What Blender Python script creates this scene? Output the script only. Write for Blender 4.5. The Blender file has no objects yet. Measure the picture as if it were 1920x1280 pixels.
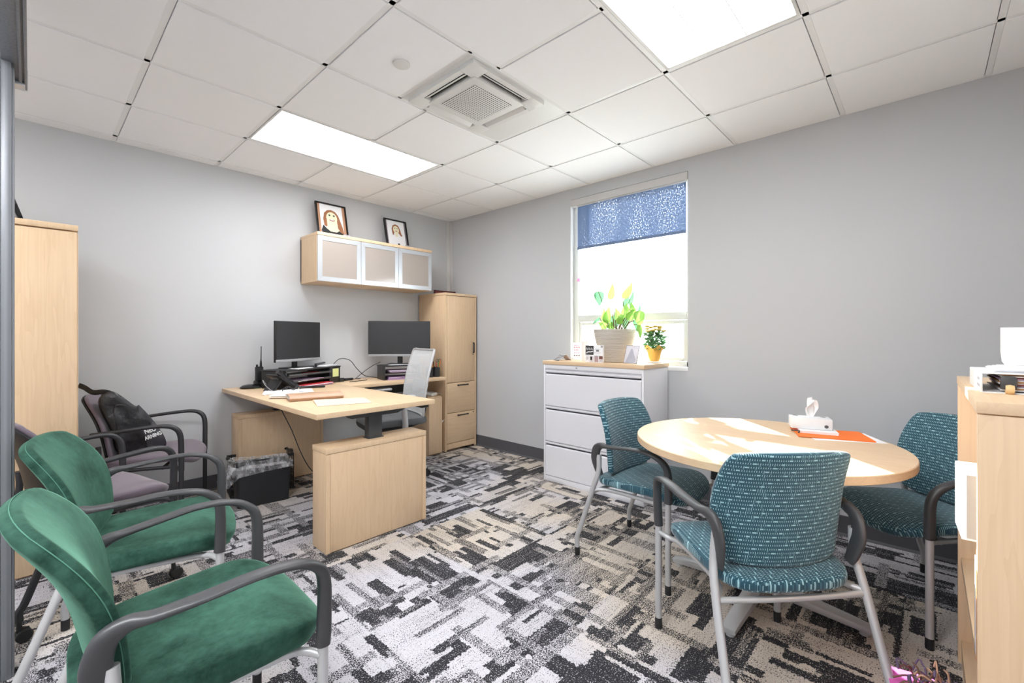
import bpy, bmesh, math, random
from mathutils import Vector, Matrix, noise
PI = math.pi
random.seed(7)
scene = bpy.context.scene
COL = scene.collection
R = math.radians

# ------------------------------------------------------------------ node helpers
def lin(c):
    return tuple(((x/12.92) if x <= .04045 else ((x+.055)/1.055)**2.4) for x in c)
def hexc(h):
    return lin(tuple(int(h[i:i+2], 16)/255 for i in (0, 2, 4)))
class NT:
    def __init__(s, name):
        s.m = bpy.data.materials.new(name); s.m.use_nodes = True
        s.t = s.m.node_tree; s.n = s.t.nodes; s.l = s.t.links
        s.b = s.n['Principled BSDF']; s.out = s.n['Material Output']
    def node(s, ty, **kw):
        n = s.n.new(ty)
        for k, v in kw.items(): setattr(n, k, v)
        return n
    def put(s, sock, v):
        if hasattr(v, 'is_output') or isinstance(v, bpy.types.NodeSocket): s.l.new(v, sock)
        else:
            if isinstance(v, (tuple, list)) and len(v) == 3 and sock.type == 'RGBA': v = (*v, 1)
            sock.default_value = v
    def math(s, op, a, b=None, c=None, clamp=False):
        n = s.node('ShaderNodeMath', operation=op); n.use_clamp = clamp
        s.put(n.inputs[0], a)
        if b is not None: s.put(n.inputs[1], b)
        if c is not None: s.put(n.inputs[2], c)
        return n.outputs[0]
    def vmul(s, v, k):
        n = s.node('ShaderNodeVectorMath', operation='MULTIPLY'); s.put(n.inputs[0], v); n.inputs[1].default_value = k
        return n.outputs[0]
    def vadd(s, v, k):
        n = s.node('ShaderNodeVectorMath', operation='ADD'); s.put(n.inputs[0], v); s.put(n.inputs[1], k)
        return n.outputs[0]
    def coord(s, what='Object'):
        return s.node('ShaderNodeTexCoord').outputs[what]
    def sep(s, v):
        n = s.node('ShaderNodeSeparateXYZ'); s.put(n.inputs[0], v); return n.outputs
    def comb(s, x, y, z=0.0):
        n = s.node('ShaderNodeCombineXYZ')
        for i, v in enumerate((x, y, z)): s.put(n.inputs[i], v)
        return n.outputs[0]
    def noise(s, v, scale, detail=2, rough=.5):
        n = s.node('ShaderNodeTexNoise'); s.put(n.inputs['Vector'], v)
        n.inputs['Scale'].default_value = scale; n.inputs['Detail'].default_value = detail; n.inputs['Roughness'].default_value = rough
        return n.outputs['Fac']
    def white(s, v):
        n = s.node('ShaderNodeTexWhiteNoise'); s.put(n.inputs['Vector'], v); return n.outputs['Value']
    def mix(s, f, a, b, mode='MIX'):
        n = s.node('ShaderNodeMix', data_type='RGBA', blend_type=mode)
        s.put(n.inputs['Factor'], f); s.put(n.inputs[6], a); s.put(n.inputs[7], b)
        return n.outputs[2]
    def bump(s, h, strength=.2, dist=.002):
        n = s.node('ShaderNodeBump'); n.inputs['Strength'].default_value = strength; n.inputs['Distance'].default_value = dist
        s.put(n.inputs['Height'], h); s.l.new(n.outputs[0], s.b.inputs['Normal'])
    def base(s, v): s.put(s.b.inputs['Base Color'], v)

def flat(name, col, rough=.5, metal=0.0, spec=.5, var=.04, vscale=9, coat=0.0, bump=0.0, bscale=200):
    t = NT(name); c = lin(col)
    if var:
        f = t.noise(t.coord(), vscale, 3)
        d = tuple(x*(1-var*1.6) for x in c); e = tuple(min(1, x*(1+var)) for x in c)
        t.base(t.mix(f, d, e))
    else: t.base(c)
    t.b.inputs['Roughness'].default_value = rough; t.b.inputs['Metallic'].default_value = metal
    t.b.inputs['Specular IOR Level'].default_value = spec
    if coat: t.b.inputs['Coat Weight'].default_value = coat
    if bump: t.bump(t.noise(t.coord(), bscale, 2), bump, .001)
    return t.m

def wood(name, axis='z', tone=1.0):
    t = NT(name); P = t.coord()
    k = {'z': (9, 9, .9), 'x': (.9, 9, 9), 'y': (9, .9, 9)}[axis]
    k2 = {'z': (110, 110, 2.2), 'x': (2.2, 110, 110), 'y': (110, 2.2, 110)}[axis]
    f = t.noise(t.vmul(P, k), 1.0, 3, .6)
    rings = t.math('FRACT', t.math('MULTIPLY', f, 9.0))
    rings = t.math('SMOOTH_MIN', rings, .9, .3)
    fine = t.noise(t.vmul(P, k2), 1.0, 3, .6)
    big = t.noise(P, 2.2, 2)
    a = tuple(x*tone for x in lin((.835, .715, .575))); b = tuple(x*tone for x in lin((.895, .79, .66))); c = tuple(x*tone for x in lin((.775, .645, .505)))
    m = t.mix(big, a, b)
    m = t.mix(t.math('MULTIPLY', t.math('POWER', rings, 3.0), .34), m, c)
    m = t.mix(t.math('MULTIPLY', t.math('SUBTRACT', fine, .45, clamp=True), .9), m, c)
    t.base(m); t.b.inputs['Roughness'].default_value = .42
    t.b.inputs['Specular IOR Level'].default_value = .4
    t.bump(fine, .04, .001)
    return t.m

# ------------------------------------------------------------------ geometry helpers
def nb():
    bm = bmesh.new(); bm.loops.layers.uv.new('UVMap'); return bm
def xf(loc=(0, 0, 0), rot=(0, 0, 0)):
    from mathutils import Euler
    return Matrix.Translation(loc) @ Euler(rot).to_matrix().to_4x4()
def box(bm, c, s, bev=0.0, mi=0, rot=None, seg=2, mat=None):
    """box by centre and full size"""
    m = Matrix.Translation(c) @ ((Matrix.Rotation(rot[0], 4, 'X') if rot and rot[0] else Matrix.Identity(4)))
    if rot:
        from mathutils import Euler
        m = Matrix.Translation(c) @ Euler(rot).to_matrix().to_4x4()
    if mat is not None: m = mat @ m
    r = bmesh.ops.create_cube(bm, size=1.0)
    vs = r['verts']
    for v in vs: v.co = Vector((v.co.x*s[0], v.co.y*s[1], v.co.z*s[2]))
    fs = list({f for v in vs for f in v.link_faces})
    if bev > 0:
        es = list({e for f in fs for e in f.edges})
        rb = bmesh.ops.bevel(bm, geom=es, offset=min(bev, min(s)*.49), segments=seg, affect='EDGES', profile=.5)
        fs2 = set(rb['faces']); vs = list({v for f in rb['faces'] for v in f.verts})
        # gather whole island
        st = list(vs); seen = set(vs)
        while st:
            v = st.pop()
            for e in v.link_edges:
                o = e.other_vert(v)
                if o not in seen: seen.add(o); st.append(o)
        vs = list(seen); fs = list({f for v in vs for f in v.link_faces})
    for f in fs: f.material_index = mi
    for v in vs: v.co = m @ v.co
    return fs
def bx(bm, x0, x1, y0, y1, z0, z1, bev=0.0, mi=0, seg=2):
    return box(bm, ((x0+x1)/2, (y0+y1)/2, (z0+z1)/2), (abs(x1-x0), abs(y1-y0), abs(z1-z0)), bev, mi, None, seg)
def catmull(pts, n=6, closed=False):
    P = [Vector(p) for p in pts]; out = []; N = len(P)
    rng = range(N if closed else N-1)
    for i in rng:
        if closed: p0, p1, p2, p3 = P[(i-1) % N], P[i], P[(i+1) % N], P[(i+2) % N]
        else:
            p1, p2 = P[i], P[i+1]
            p0 = P[i-1] if i > 0 else p1*2-p2
            p3 = P[i+2] if i+2 < N else p2*2-p1
        for k in range(n):
            t = k/n
            out.append(.5*((2*p1)+(p2-p0)*t+(2*p0-5*p1+4*p2-p3)*t*t+(3*p1-p0-3*p2+p3)*t**3))
    if not closed: out.append(P[-1])
    return out
def sweep(bm, pts, rw, rh=None, seg=10, mi=0, side=None, caps=True, power=1.0, n=0, closed=False):
    """elliptic section along pts. rw: half size along 'side' hint, rh: the other half size (numbers or lists)."""
    if n:
        m0 = len(pts)
        def rs(a):
            if a is None or not isinstance(a, (list, tuple)): return a
            if closed: return a
            o = []
            for i in range(m0-1):
                for k in range(n): o.append(a[i]+(a[i+1]-a[i])*k/n)
            return o+[a[-1]]
        rw, rh = rs(rw), rs(rh); pts = catmull(pts, n, closed)
    P = [Vector(p) for p in pts]; N = len(P); rings = []
    ref = Vector(side) if side else None
    prev = None
    for i in range(N):
        if closed: t = (P[(i+1) % N]-P[i-1]).normalized()
        else: t = (P[min(i+1, N-1)]-P[max(i-1, 0)]).normalized()
        if ref is not None:
            a = (ref-t*ref.dot(t))
            a = a.normalized() if a.length > 1e-5 else (prev if prev is not None else t.orthogonal().normalized())
        else:
            if prev is None: a = t.orthogonal().normalized()
            else:
                a = prev-t*prev.dot(t); a = a.normalized() if a.length > 1e-6 else t.orthogonal().normalized()
        prev = a; b = t.cross(a)
        w = rw[i] if isinstance(rw, (list, tuple)) else rw
        h = w if rh is None else (rh[i] if isinstance(rh, (list, tuple)) else rh)
        ring = []
        for k in range(seg):
            an = 2*PI*k/seg; cx, cy = math.cos(an), math.sin(an)
            if power != 1.0:
                cx = math.copysign(abs(cx)**power, cx); cy = math.copysign(abs(cy)**power, cy)
            ring.append(bm.verts.new(P[i]+a*cx*w+b*cy*h))
        rings.append(ring)
    fs = []
    M = N if closed else N-1
    for i in range(M):
        A, B = rings[i], rings[(i+1) % N]
        for k in range(seg):
            fs.append(bm.faces.new((A[k], A[(k+1) % seg], B[(k+1) % seg], B[k])))
    if caps and not closed:
        fs.append(bm.faces.new(list(reversed(rings[0])))); fs.append(bm.faces.new(rings[-1]))
    for f in fs: f.material_index = mi
    return fs
def lathe(bm, prof, c=(0, 0, 0), seg=28, mi=0, axis='z', caps=True):
    rings = []; c = Vector(c)
    for r, h in prof:
        ring = []
        for k in range(seg):
            a = 2*PI*k/seg
            p = Vector((r*math.cos(a), r*math.sin(a), h))
            if axis == 'x': p = Vector((p.z, p.x, p.y))
            if axis == 'y': p = Vector((p.y, p.z, p.x))
            ring.append(bm.verts.new(p+c))
        rings.append(ring)
    fs = []
    for A, B in zip(rings, rings[1:]):
        for k in range(seg): fs.append(bm.faces.new((A[k], A[(k+1) % seg], B[(k+1) % seg], B[k])))
    if caps:
        fs.append(bm.faces.new(list(reversed(rings[0])))); fs.append(bm.faces.new(rings[-1]))
    for f in fs: f.material_index = mi
    return fs
def prism(bm, outline, z0, z1, mat=None, mi=0):
    """outline in xy, extruded z0..z1, then matrix"""
    mat = mat or Matrix.Identity(4)
    A = [bm.verts.new(mat @ Vector((x, y, z0))) for x, y in outline]
    B = [bm.verts.new(mat @ Vector((x, y, z1))) for x, y in outline]
    n = len(A); fs = [bm.faces.new(list(reversed(A))), bm.faces.new(B)]
    for i in range(n): fs.append(bm.faces.new((A[i], A[(i+1) % n], B[(i+1) % n], B[i])))
    for f in fs: f.material_index = mi
    return fs
def rrect(w, h, r, n=6, cx=0, cy=0):
    o = []
    for sx, sy, a0 in ((1, 1, 0), (-1, 1, 90), (-1, -1, 180), (1, -1, 270)):
        for k in range(n+1):
            a = R(a0+90*k/n); o.append((cx+sx*(w/2-r)+r*math.cos(a), cy+sy*(h/2-r)+r*math.sin(a)))
    return o
def ell(cx, cy, a, b, n=20, a0=0, a1=360):
    return [(cx+a*math.cos(R(a0+(a1-a0)*k/n)), cy+b*math.sin(R(a0+(a1-a0)*k/n))) for k in range(n)]
def cushion(bm, outline, surf, T, Tb=None, mi=0, uvk=1.0, edge=.35):
    """outline: closed list (u,v); surf(u,v)-> (point, normal); puffed solid with uv in metres"""
    Tb = T if Tb is None else Tb
    uvl = bm.loops.layers.uv.active
    cu = sum(p[0] for p in outline)/len(outline); cv = sum(p[1] for p in outline)/len(outline)
    S = [1, .985, .95, .88, .76, .6, .42, .22]
    uv = {}
    def layer(sgn, TT):
        rings = []
        for s in S:
            d = TT*(edge+(1-edge)*(1-s**4)**.5) if s < 1 else TT*edge*.55
            ring = []
            for (u, v) in outline:
                uu, vv = cu+(u-cu)*s, cv+(v-cv)*s
                p, n = surf(uu, vv)
                bv = bm.verts.new(Vector(p)+Vector(n)*d*sgn); uv[bv] = (uu*uvk, vv*uvk); ring.append(bv)
            rings.append(ring)
        p, n = surf(cu, cv); c = bm.verts.new(Vector(p)+Vector(n)*TT*sgn); uv[c] = (cu, cv)
        return rings, c
    F, cf = layer(1, T); B, cb = layer(-1, Tb); n = len(outline); fs = []
    for i in range(n):
        j = (i+1) % n
        for A in range(len(S)-1):
            fs.append(bm.faces.new((F[A][i], F[A][j], F[A+1][j], F[A+1][i])))
            fs.append(bm.faces.new((B[A][j], B[A][i], B[A+1][i], B[A+1][j])))
        fs.append(bm.faces.new((F[-1][i], F[-1][j], cf))); fs.append(bm.faces.new((B[-1][j], B[-1][i], cb)))
        fs.append(bm.faces.new((F[0][j], F[0][i], B[0][i], B[0][j])))
    for f in fs:
        f.material_index = mi
        for l in f.loops: l[uvl].uv = uv[l.vert]
    return fs
def sheet(bm, pts_fn, nu, nv, thick=0.0, mi=0):
    g = [[bm.verts.new(pts_fn(i/nu, j/nv)) for j in range(nv+1)] for i in range(nu+1)]
    fs = []
    for i in range(nu):
        for j in range(nv): fs.append(bm.faces.new((g[i][j], g[i+1][j], g[i+1][j+1], g[i][j+1])))
    for f in fs: f.material_index = mi
    if thick:
        bmesh.ops.recalc_face_normals(bm, faces=fs)
        bmesh.ops.solidify(bm, geom=fs, thickness=thick)
    return fs
def ob(name, bm, mats, parent=None, ang=38, fixn=True):
    if fixn: bmesh.ops.recalc_face_normals(bm, faces=bm.faces)
    me = bpy.data.meshes.new(name); bm.to_mesh(me); bm.free()
    for m in (mats if isinstance(mats, (list, tuple)) else [mats]): me.materials.append(m)
    for p in me.polygons: p.use_smooth = True
    me.set_sharp_from_angle(angle=R(ang))
    o = bpy.data.objects.new(name, me); COL.objects.link(o)
    if parent is not None: o.parent = parent
    return o
def thing(name, label, cat, loc=(0, 0, 0), rz=0.0, group=None):
    o = bpy.data.objects.new(name, None); COL.objects.link(o); o.empty_display_size = .1
    o.location = loc; o.rotation_euler = (0, 0, rz); o['label'] = label; o['category'] = cat
    if group: o['group'] = group
    return o
def tag(o, label, cat, loc=None, rz=None, group=None):
    o['label'] = label; o['category'] = cat
    if group: o['group'] = group
    if loc is not None: o.location = loc
    if rz is not None: o.rotation_euler = (0, 0, rz)
    return o
def struct(name, bm, m, parent=None, ang=38):
    o = ob(name, bm, m, parent, ang)
    if parent is None: o['kind'] = 'structure'
    return o
def dup(root, loc, rz, label):
    r = root.copy(); COL.objects.link(r); r.location = loc; r.rotation_euler = (0, 0, rz); r['label'] = label
    for ch in list(root.children):
        c = ch.copy(); COL.objects.link(c); c.parent = r
        for g in ch.children:
            d = g.copy(); COL.objects.link(d); d.parent = c
    return r
def text(name, s, size, mat, parent, M, extrude=.0004, align='CENTER', bold=0.0, shear=0.0):
    cu = bpy.data.curves.new(name, 'FONT'); cu.body = s; cu.size = size; cu.extrude = extrude
    cu.align_x = align; cu.align_y = 'CENTER'; cu.offset = bold; cu.shear = shear; cu.resolution_u = 3
    tmp = bpy.data.objects.new(name, cu); COL.objects.link(tmp)
    bpy.context.view_layer.update()
    dg = bpy.context.evaluated_depsgraph_get()
    me = bpy.data.meshes.new_from_object(tmp.evaluated_get(dg)); me.name = name
    bpy.data.objects.remove(tmp); me.transform(M); me.materials.clear(); me.materials.append(mat)
    o = bpy.data.objects.new(name, me); COL.objects.link(o)
    if parent is not None: o.parent = parent
    return o

# ------------------------------------------------------------------ materials
M = {}
M['wood'] = wood('maple', 'z'); M['wood_x'] = wood('maple_along', 'x'); M['wood_y'] = wood('maple_across', 'y')
M['black'] = flat('black_plastic', (.13, .13, .14), .45)
M['blackgloss'] = flat('black_gloss', (.07, .07, .08), .18)
M['shell'] = flat('black_shell', (.075, .075, .08), .5)
M['dark'] = flat('charcoal_plastic', (.27, .27, .28), .5, bump=.15, bscale=600)
M['darkmetal'] = flat('charcoal_metal', (.30, .31, .32), .4, .3)
M['blackarm'] = flat('graphite_arm', (.24, .24, .25), .42, bump=.15, bscale=700)
M['purparm'] = flat('black_arm', (.17, .17, .18), .42, bump=.15, bscale=700)
M['silver'] = flat('silver_paint', (.76, .76, .765), .38, .35)
M['alu'] = flat('brushed_aluminium', (.80, .81, .83), .33, .6)
M['white'] = flat('white_plastic', (.93, .93, .93), .4, var=.01)
M['paper'] = flat('paper', (.94, .94, .95), .8, var=.015)
M['cream'] = flat('manila', (.90, .83, .73), .8, var=.02)
M['cabwhite'] = flat('white_cabinet_steel', (.88, .88, .90), .38, var=.01)
M['red'] = flat('red_folder', (.80, .22, .22), .6)
M['lilac'] = flat('lilac_paper', (.78, .66, .78), .8)
M['orange'] = flat('orange_folder', (.98, .48, .16), .7)
M['yellow'] = flat('sticky_note', (.86, .88, .62), .8)
M['grey'] = flat('mid_grey', (.6, .6, .61), .5)
M['screen'] = flat('monitor_screen', (.16, .16, .17), .32, spec=.5, var=.06, vscale=4)
M['lighting_off'] = M['white']

# walls
def paint(name, c):
    t = NT(name); P = t.coord('Object')
    t.base(t.mix(t.noise(P, 1.3, 2), tuple(x*.985 for x in lin(c)), lin(c)))
    t.b.inputs['Roughness'].default_value = .75; t.b.inputs['Specular IOR Level'].default_value = .25
    t.bump(t.noise(P, 420, 2), .12, .0008); return t.m
M['wall'] = paint('wall_paint', (.765, .77, .78))
M['walltrim'] = paint('trim_paint', (.80, .795, .79))
M['basebd'] = flat('vinyl_base', (.33, .33, .35), .55)
t = NT('ceiling_tile'); P = t.coord('Object')
sp = t.noise(P, 260, 3, .7)
t.base(t.mix(t.math('MULTIPLY', sp, .5), lin((.965, .965, .97)), lin((.92, .92, .925))))
t.b.inputs['Roughness'].default_value = .9; t.b.inputs['Specular IOR Level'].default_value = .1; t.bump(sp, .35, .0012)
M['tile'] = t.m
M['tee'] = flat('ceiling_tee', (.92, .92, .92), .5, var=.01)

# carpet
t = NT('carpet'); P = t.coord('Object')
wob = t.noise(P, 80, 2)
xyz = t.sep(P)
X = t.math('ADD', xyz[0], t.math('MULTIPLY', t.math('SUBTRACT', wob, .5), .030))
Y = t.math('ADD', xyz[1], t.math('MULTIPLY', t.math('SUBTRACT', t.noise(P, 85.1, 2), .5), .030))
tx = t.math('FLOOR', t.math('DIVIDE', X, .6096)); ty = t.math('FLOOR', t.math('DIVIDE', Y, .6096))
tr = t.white(t.comb(tx, ty, 3.0)); swap = t.math('GREATER_THAN', tr, .5)
def lerp(f, a, b): return t.math('ADD', t.math('MULTIPLY', a, t.math('SUBTRACT', 1.0, f)), t.math('MULTIPLY', b, f))
U = lerp(swap, X, Y); V = lerp(swap, Y, X)
def cells(u, v, lu, lv, seed):
    iv = t.math('FLOOR', t.math('DIVIDE', v, lv))
    off = t.white(t.comb(iv, seed, tr))
    iu = t.math('FLOOR', t.math('ADD', t.math('DIVIDE', u, lu), t.math('MULTIPLY', off, 7.0)))
    return t.white(t.comb(iu, iv, seed+.37))
a = cells(U, V, .26, .105, 1.0); b = cells(U, V, .17, .042, 5.0); c = cells(V, U, .33, .15, 9.0); e = cells(U, V, .42, .021, 13.0)
streak = t.noise(t.comb(t.math('MULTIPLY', U, 5.0), t.math('MULTIPLY', V, 120.0), tr), 1.0, 2, .6)
cross = t.noise(t.comb(t.math('MULTIPLY', U, 90.0), t.math('MULTIPLY', V, 7.0), 2.0), 1.0, 2, .6)
def step(x, k): return t.math('GREATER_THAN', x, k)
# density of dark yarn
D = t.math('MULTIPLY', step(a, .66), .80)
D = t.math('MAXIMUM', D, t.math('MULTIPLY', step(c, .88), .80))
D = t.math('MAXIMUM', D, t.math('MULTIPLY', step(b, .76), .82))
light = t.math('MAXIMUM', step(cells(U, V, .36, .063, 21.0), .78), step(e, .88))
D = lerp(light, D, .10)
D = lerp(step(cells(V, U, .30, .045, 33.0), .80), D, .42)
D = lerp(step(cells(U, V, .22, .03, 45.0), .86), D, .50)
D = t.math('ADD', D, t.math('MULTIPLY', t.math('SUBTRACT', streak, .5), .95))
D = t.math('ADD', D, t.math('MULTIPLY', t.math('MAXIMUM', t.math('SUBTRACT', cross, .60), 0.0), 2.2))
D = t.math('ADD', D, .10)
sp1 = t.noise(P, 190, 2, .7)
spk = t.math('MULTIPLY_ADD', t.math('SUBTRACT', sp1, .5), 3.4, .5)
mask = t.math('MULTIPLY_ADD', t.math('SUBTRACT', D, spk), 5.0, .5, clamp=True)
bg = t.noise(t.vadd(P, (3.1, 7.7, 0)), .75, 1)
bt = t.white(t.comb(tx, ty, 8.0))
bf = t.math('MULTIPLY_ADD', t.math('ADD', bg, t.math('MULTIPLY', bt, .12)), 9.0, -4.9, clamp=True)
lc = t.mix(bf, lin((.80, .79, .815)), lin((.83, .785, .73)))
lc = t.mix(t.math('MULTIPLY', a, .25), lc, lin((.68, .67, .70)))
t.base(t.mix(mask, lc, lin((.20, .20, .215))))
t.b.inputs['Roughness'].default_value = .95; t.b.inputs['Specular IOR Level'].default_value = .1
t.bump(t.noise(P, 500, 2), .6, .003)
M['carpet'] = t.m

# teal woven fabric (uv in metres)
def woven(name, dark, mid, light):
    t = NT(name); uv = t.coord('UV'); s = t.sep(uv)
    u, v = s[0], s[1]
    rv = t.math('DIVIDE', v, .0135); ri = t.math('FLOOR', rv); rf = t.math('FRACT', rv)
    ru = t.math('DIVIDE', t.math('ADD', u, t.math('MULTIPLY', ri, .0021)), .0068)
    cf = t.math('FRACT', ru); ci = t.math('FLOOR', ru)
    inb = t.math('MULTIPLY', t.math('LESS_THAN', cf, .42), t.math('MULTIPLY', t.math('GREATER_THAN', rf, .45), t.math('LESS_THAN', rf, .88)))
    lng = t.math('FRACT', t.math('DIVIDE', t.math('ADD', u, t.math('MULTIPLY', ri, .0205)), .080))
    dash = t.math('MULTIPLY', t.math('LESS_THAN', lng, .125), t.math('MULTIPLY', t.math('GREATER_THAN', rf, .5), t.math('LESS_THAN', rf, .84)))
    vert = t.math('MULTIPLY', t.math('LESS_THAN', cf, .3), t.math('GREATER_THAN', t.white(t.comb(ci, ri, 1.0)), .86))
    rib = t.math('MULTIPLY', t.math('LESS_THAN', t.math('FRACT', t.math('ADD', ru, .5)), .5), t.math('LESS_THAN', rf, .4))
    m = t.mix(rib, dark, mid)
    m = t.mix(t.math('MULTIPLY', inb, .8), m, light)
    m = t.mix(t.math('MULTIPLY', vert, .5), m, light)
    m = t.mix(dash, m, tuple(min(1, x*1.05) for x in light))
    t.base(m); t.b.inputs['Roughness'].default_value = .85; t.b.inputs['Sheen Weight'].default_value = .25
    t.b.inputs['Specular IOR Level'].default_value = .2
    t.bump(t.math('ADD', inb, t.math('ADD', dash, rib)), .5, .0008)
    return t.m
M['teal'] = woven('teal_woven', lin((.15, .29, .345)), lin((.23, .38, .435)), lin((.60, .75, .78)))
# green velvet
t = NT('green_velvet'); P = t.coord('Object')
n1 = t.noise(t.vmul(P, (1, 1, 1)), 5.5, 5, .62); n2 = t.noise(P, 38, 3, .7)
f = t.math('MULTIPLY_ADD', t.math('ADD', n1, t.math('MULTIPLY', t.math('SUBTRACT', n2, .5), .35)), 2.6, -.8, clamp=True)
t.base(t.mix(f, lin((.075, .185, .15)), lin((.235, .385, .33))))
t.b.inputs['Roughness'].default_value = .8; t.b.inputs['Sheen Weight'].default_value = .5; t.b.inputs['Sheen Roughness'].default_value = .35
t.b.inputs['Sheen Tint'].default_value = (*lin((.55, .78, .68)), 1); t.b.inputs['Specular IOR Level'].default_value = .15
t.bump(t.noise(P, 300, 3), .35, .001)
M['velvet'] = t.m
M['stitch'] = flat('green_stitching', (.26, .46, .39), .7)
t = NT('purple_fabric'); P = t.coord('Object')
t.base(t.mix(t.noise(P, 240, 3, .7), lin((.37, .33, .37)), lin((.46, .41, .455))))
t.b.inputs['Roughness'].default_value = .85; t.b.inputs['Sheen Weight'].default_value = .3; t.bump(t.noise(P, 500, 2), .4, .001)
M['purple'] = t.m
t = NT('grey_fabric'); P = t.coord('Object')
t.base(t.mix(t.noise(P, 300, 3, .7), lin((.28, .29, .30)), lin((.42, .43, .44))))
t.b.inputs['Roughness'].default_value = .9; t.bump(t.noise(P, 500, 2), .4, .001)
M['gfab'] = t.m
# mesh back: real holes
t = NT('grey_mesh'); s = t.sep(t.coord('UV'))
hole = t.math('MULTIPLY', t.math('GREATER_THAN', t.math('FRACT', t.math('MULTIPLY', s[0], 260.0)), .62), t.math('GREATER_THAN', t.math('FRACT', t.math('MULTIPLY', s[1], 200.0)), .62))
t.base(lin((.80, .81, .82))); t.b.inputs['Roughness'].default_value = .7
tr_ = t.node('ShaderNodeBsdfTransparent'); mx = t.node('ShaderNodeMixShader')
t.put(mx.inputs[0], hole); t.l.new(t.b.outputs[0], mx.inputs[1]); t.l.new(tr_.outputs[0], mx.inputs[2]); t.l.new(mx.outputs[0], t.out.inputs[0])
M['mesh'] = t.m
# glass
def glassmat(name, tint=(1, 1, 1), refl=1.0):
    t = NT(name); tr_ = t.node('ShaderNodeBsdfTransparent'); tr_.inputs[0].default_value = (*tint, 1)
    gl = t.node('ShaderNodeBsdfGlossy'); gl.inputs['Roughness'].default_value = .02
    fr = t.node('ShaderNodeLayerWeight'); fr.inputs[0].default_value = .5
    mx = t.node('ShaderNodeMixShader'); t.put(mx.inputs[0], t.math('MULTIPLY_ADD', t.math('POWER', fr.outputs['Facing'], 4.0), .5*refl, .04))
    t.l.new(tr_.outputs[0], mx.inputs[1]); t.l.new(gl.outputs[0], mx.inputs[2]); t.l.new(mx.outputs[0], t.out.inputs[0]); return t.m
M['glass'] = glassmat('window_glass', (.97, .99, .98))
M['frost'] = flat('taupe_back_painted_glass', (.64, .60, .57), .12, var=.0, coat=.3)
# shade cloth
t = NT('shade_cloth'); P = t.coord('Object'); s = t.sep(P)
cl = t.noise(t.vmul(P, (1, 110, 80)), 1.0, 2, .75)
fc = t.math('MULTIPLY_ADD', cl, 2.2, -.65, clamp=True)
cc = t.mix(fc, lin((.30, .37, .50)), lin((.50, .58, .72)))
df = t.node('ShaderNodeBsdfDiffuse'); tl = t.node('ShaderNodeBsdfTranslucent'); tp = t.node('ShaderNodeBsdfTransparent')
t.put(df.inputs[0], lin((.36, .43, .56))); t.put(tl.inputs[0], cc)
a1 = t.node('ShaderNodeMixShader'); a1.inputs[0].default_value = .075; t.l.new(df.outputs[0], a1.inputs[1]); t.l.new(tl.outputs[0], a1.inputs[2])
sun_band = t.noise(t.vmul(P, (0, 5.5, 1.2)), 1.0, 1)  # soft bands imitate sunlight varying through trees, put into the cloth's openness
hole = t.math('MULTIPLY', t.math('MULTIPLY_ADD', cl, 7.0, -3.85, clamp=True), t.math('MULTIPLY_ADD', sun_band, 2.4, -.85, clamp=True))
hole = t.math('MULTIPLY', hole, .42)
a2 = t.node('ShaderNodeMixShader'); t.put(a2.inputs[0], hole); t.l.new(a1.outputs[0], a2.inputs[1]); t.l.new(tp.outputs[0], a2.inputs[2])
t.l.new(a2.outputs[0], t.out.inputs[0]); M['shade'] = t.m
def leafmat(name, c1, c2, tl=.45):
    t = NT(name); P = t.coord('Object'); col = t.mix(t.noise(P, 14, 2), lin(c1), lin(c2))
    t.base(col); t.b.inputs['Roughness'].default_value = .4
    tn = t.node('ShaderNodeBsdfTranslucent'); t.put(tn.inputs[0], col); mx = t.node('ShaderNodeMixShader'); mx.inputs[0].default_value = tl
    t.l.new(t.b.outputs[0], mx.inputs[1]); t.l.new(tn.outputs[0], mx.inputs[2]); t.l.new(mx.outputs[0], t.out.inputs[0]); return t.m
M['leaf'] = leafmat('leaf', (.28, .50, .40), (.45, .64, .46), .25)
M['leafy'] = leafmat('pale_leaf', (.40, .62, .28), (.62, .78, .38), .3)
M['leaf2'] = leafmat('mum_leaf', (.30, .50, .34), (.48, .66, .44), .15)
M['petal'] = leafmat('yellow_petal', (.80, .68, .25), (.88, .78, .38), .12)
M['pinkfl'] = leafmat('pink_petal', (.85, .35, .45), (.93, .50, .50), .4)
M['stemg'] = flat('brown_stem', (.48, .40, .30), .7)
M['foil'] = leafmat('yellow_wrap', (.88, .66, .30), (.93, .77, .42), .08)
t = NT('clear_liner'); P = t.coord('Object'); w = t.noise(t.vmul(P, (1, 1, .6)), 26, 4, .7)
t.base((.8, .8, .83)); t.b.inputs['Roughness'].default_value = .16; t.bump(w, 1.0, .01)
tp = t.node('ShaderNodeBsdfTransparent'); mx = t.node('ShaderNodeMixShader')
t.put(mx.inputs[0], t.math('MULTIPLY_ADD', w, -1.5, 1.47, clamp=True))
t.l.new(t.b.outputs[0], mx.inputs[1]); t.l.new(tp.outputs[0], mx.inputs[2]); t.l.new(mx.outputs[0], t.out.inputs[0]); M['liner'] = t.m
def emit(name, c, st):
    t = NT(name); e = t.node('ShaderNodeEmission'); e.inputs[0].default_value = (*c, 1); e.inputs[1].default_value = st
    t.l.new(e.outputs[0], t.out.inputs[0]); return t.m
M['lamp'] = emit('lamp_diffuser', (.97, .985, 1), 4.5)
t = NT('ribbed_planter'); P = t.coord('Object'); s = t.sep(P)
wv = t.math('SINE', t.math('MULTIPLY', t.math('ADD', s[2], t.math('MULTIPLY', t.noise(P, 8, 2), .02)), 620.0))
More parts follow.
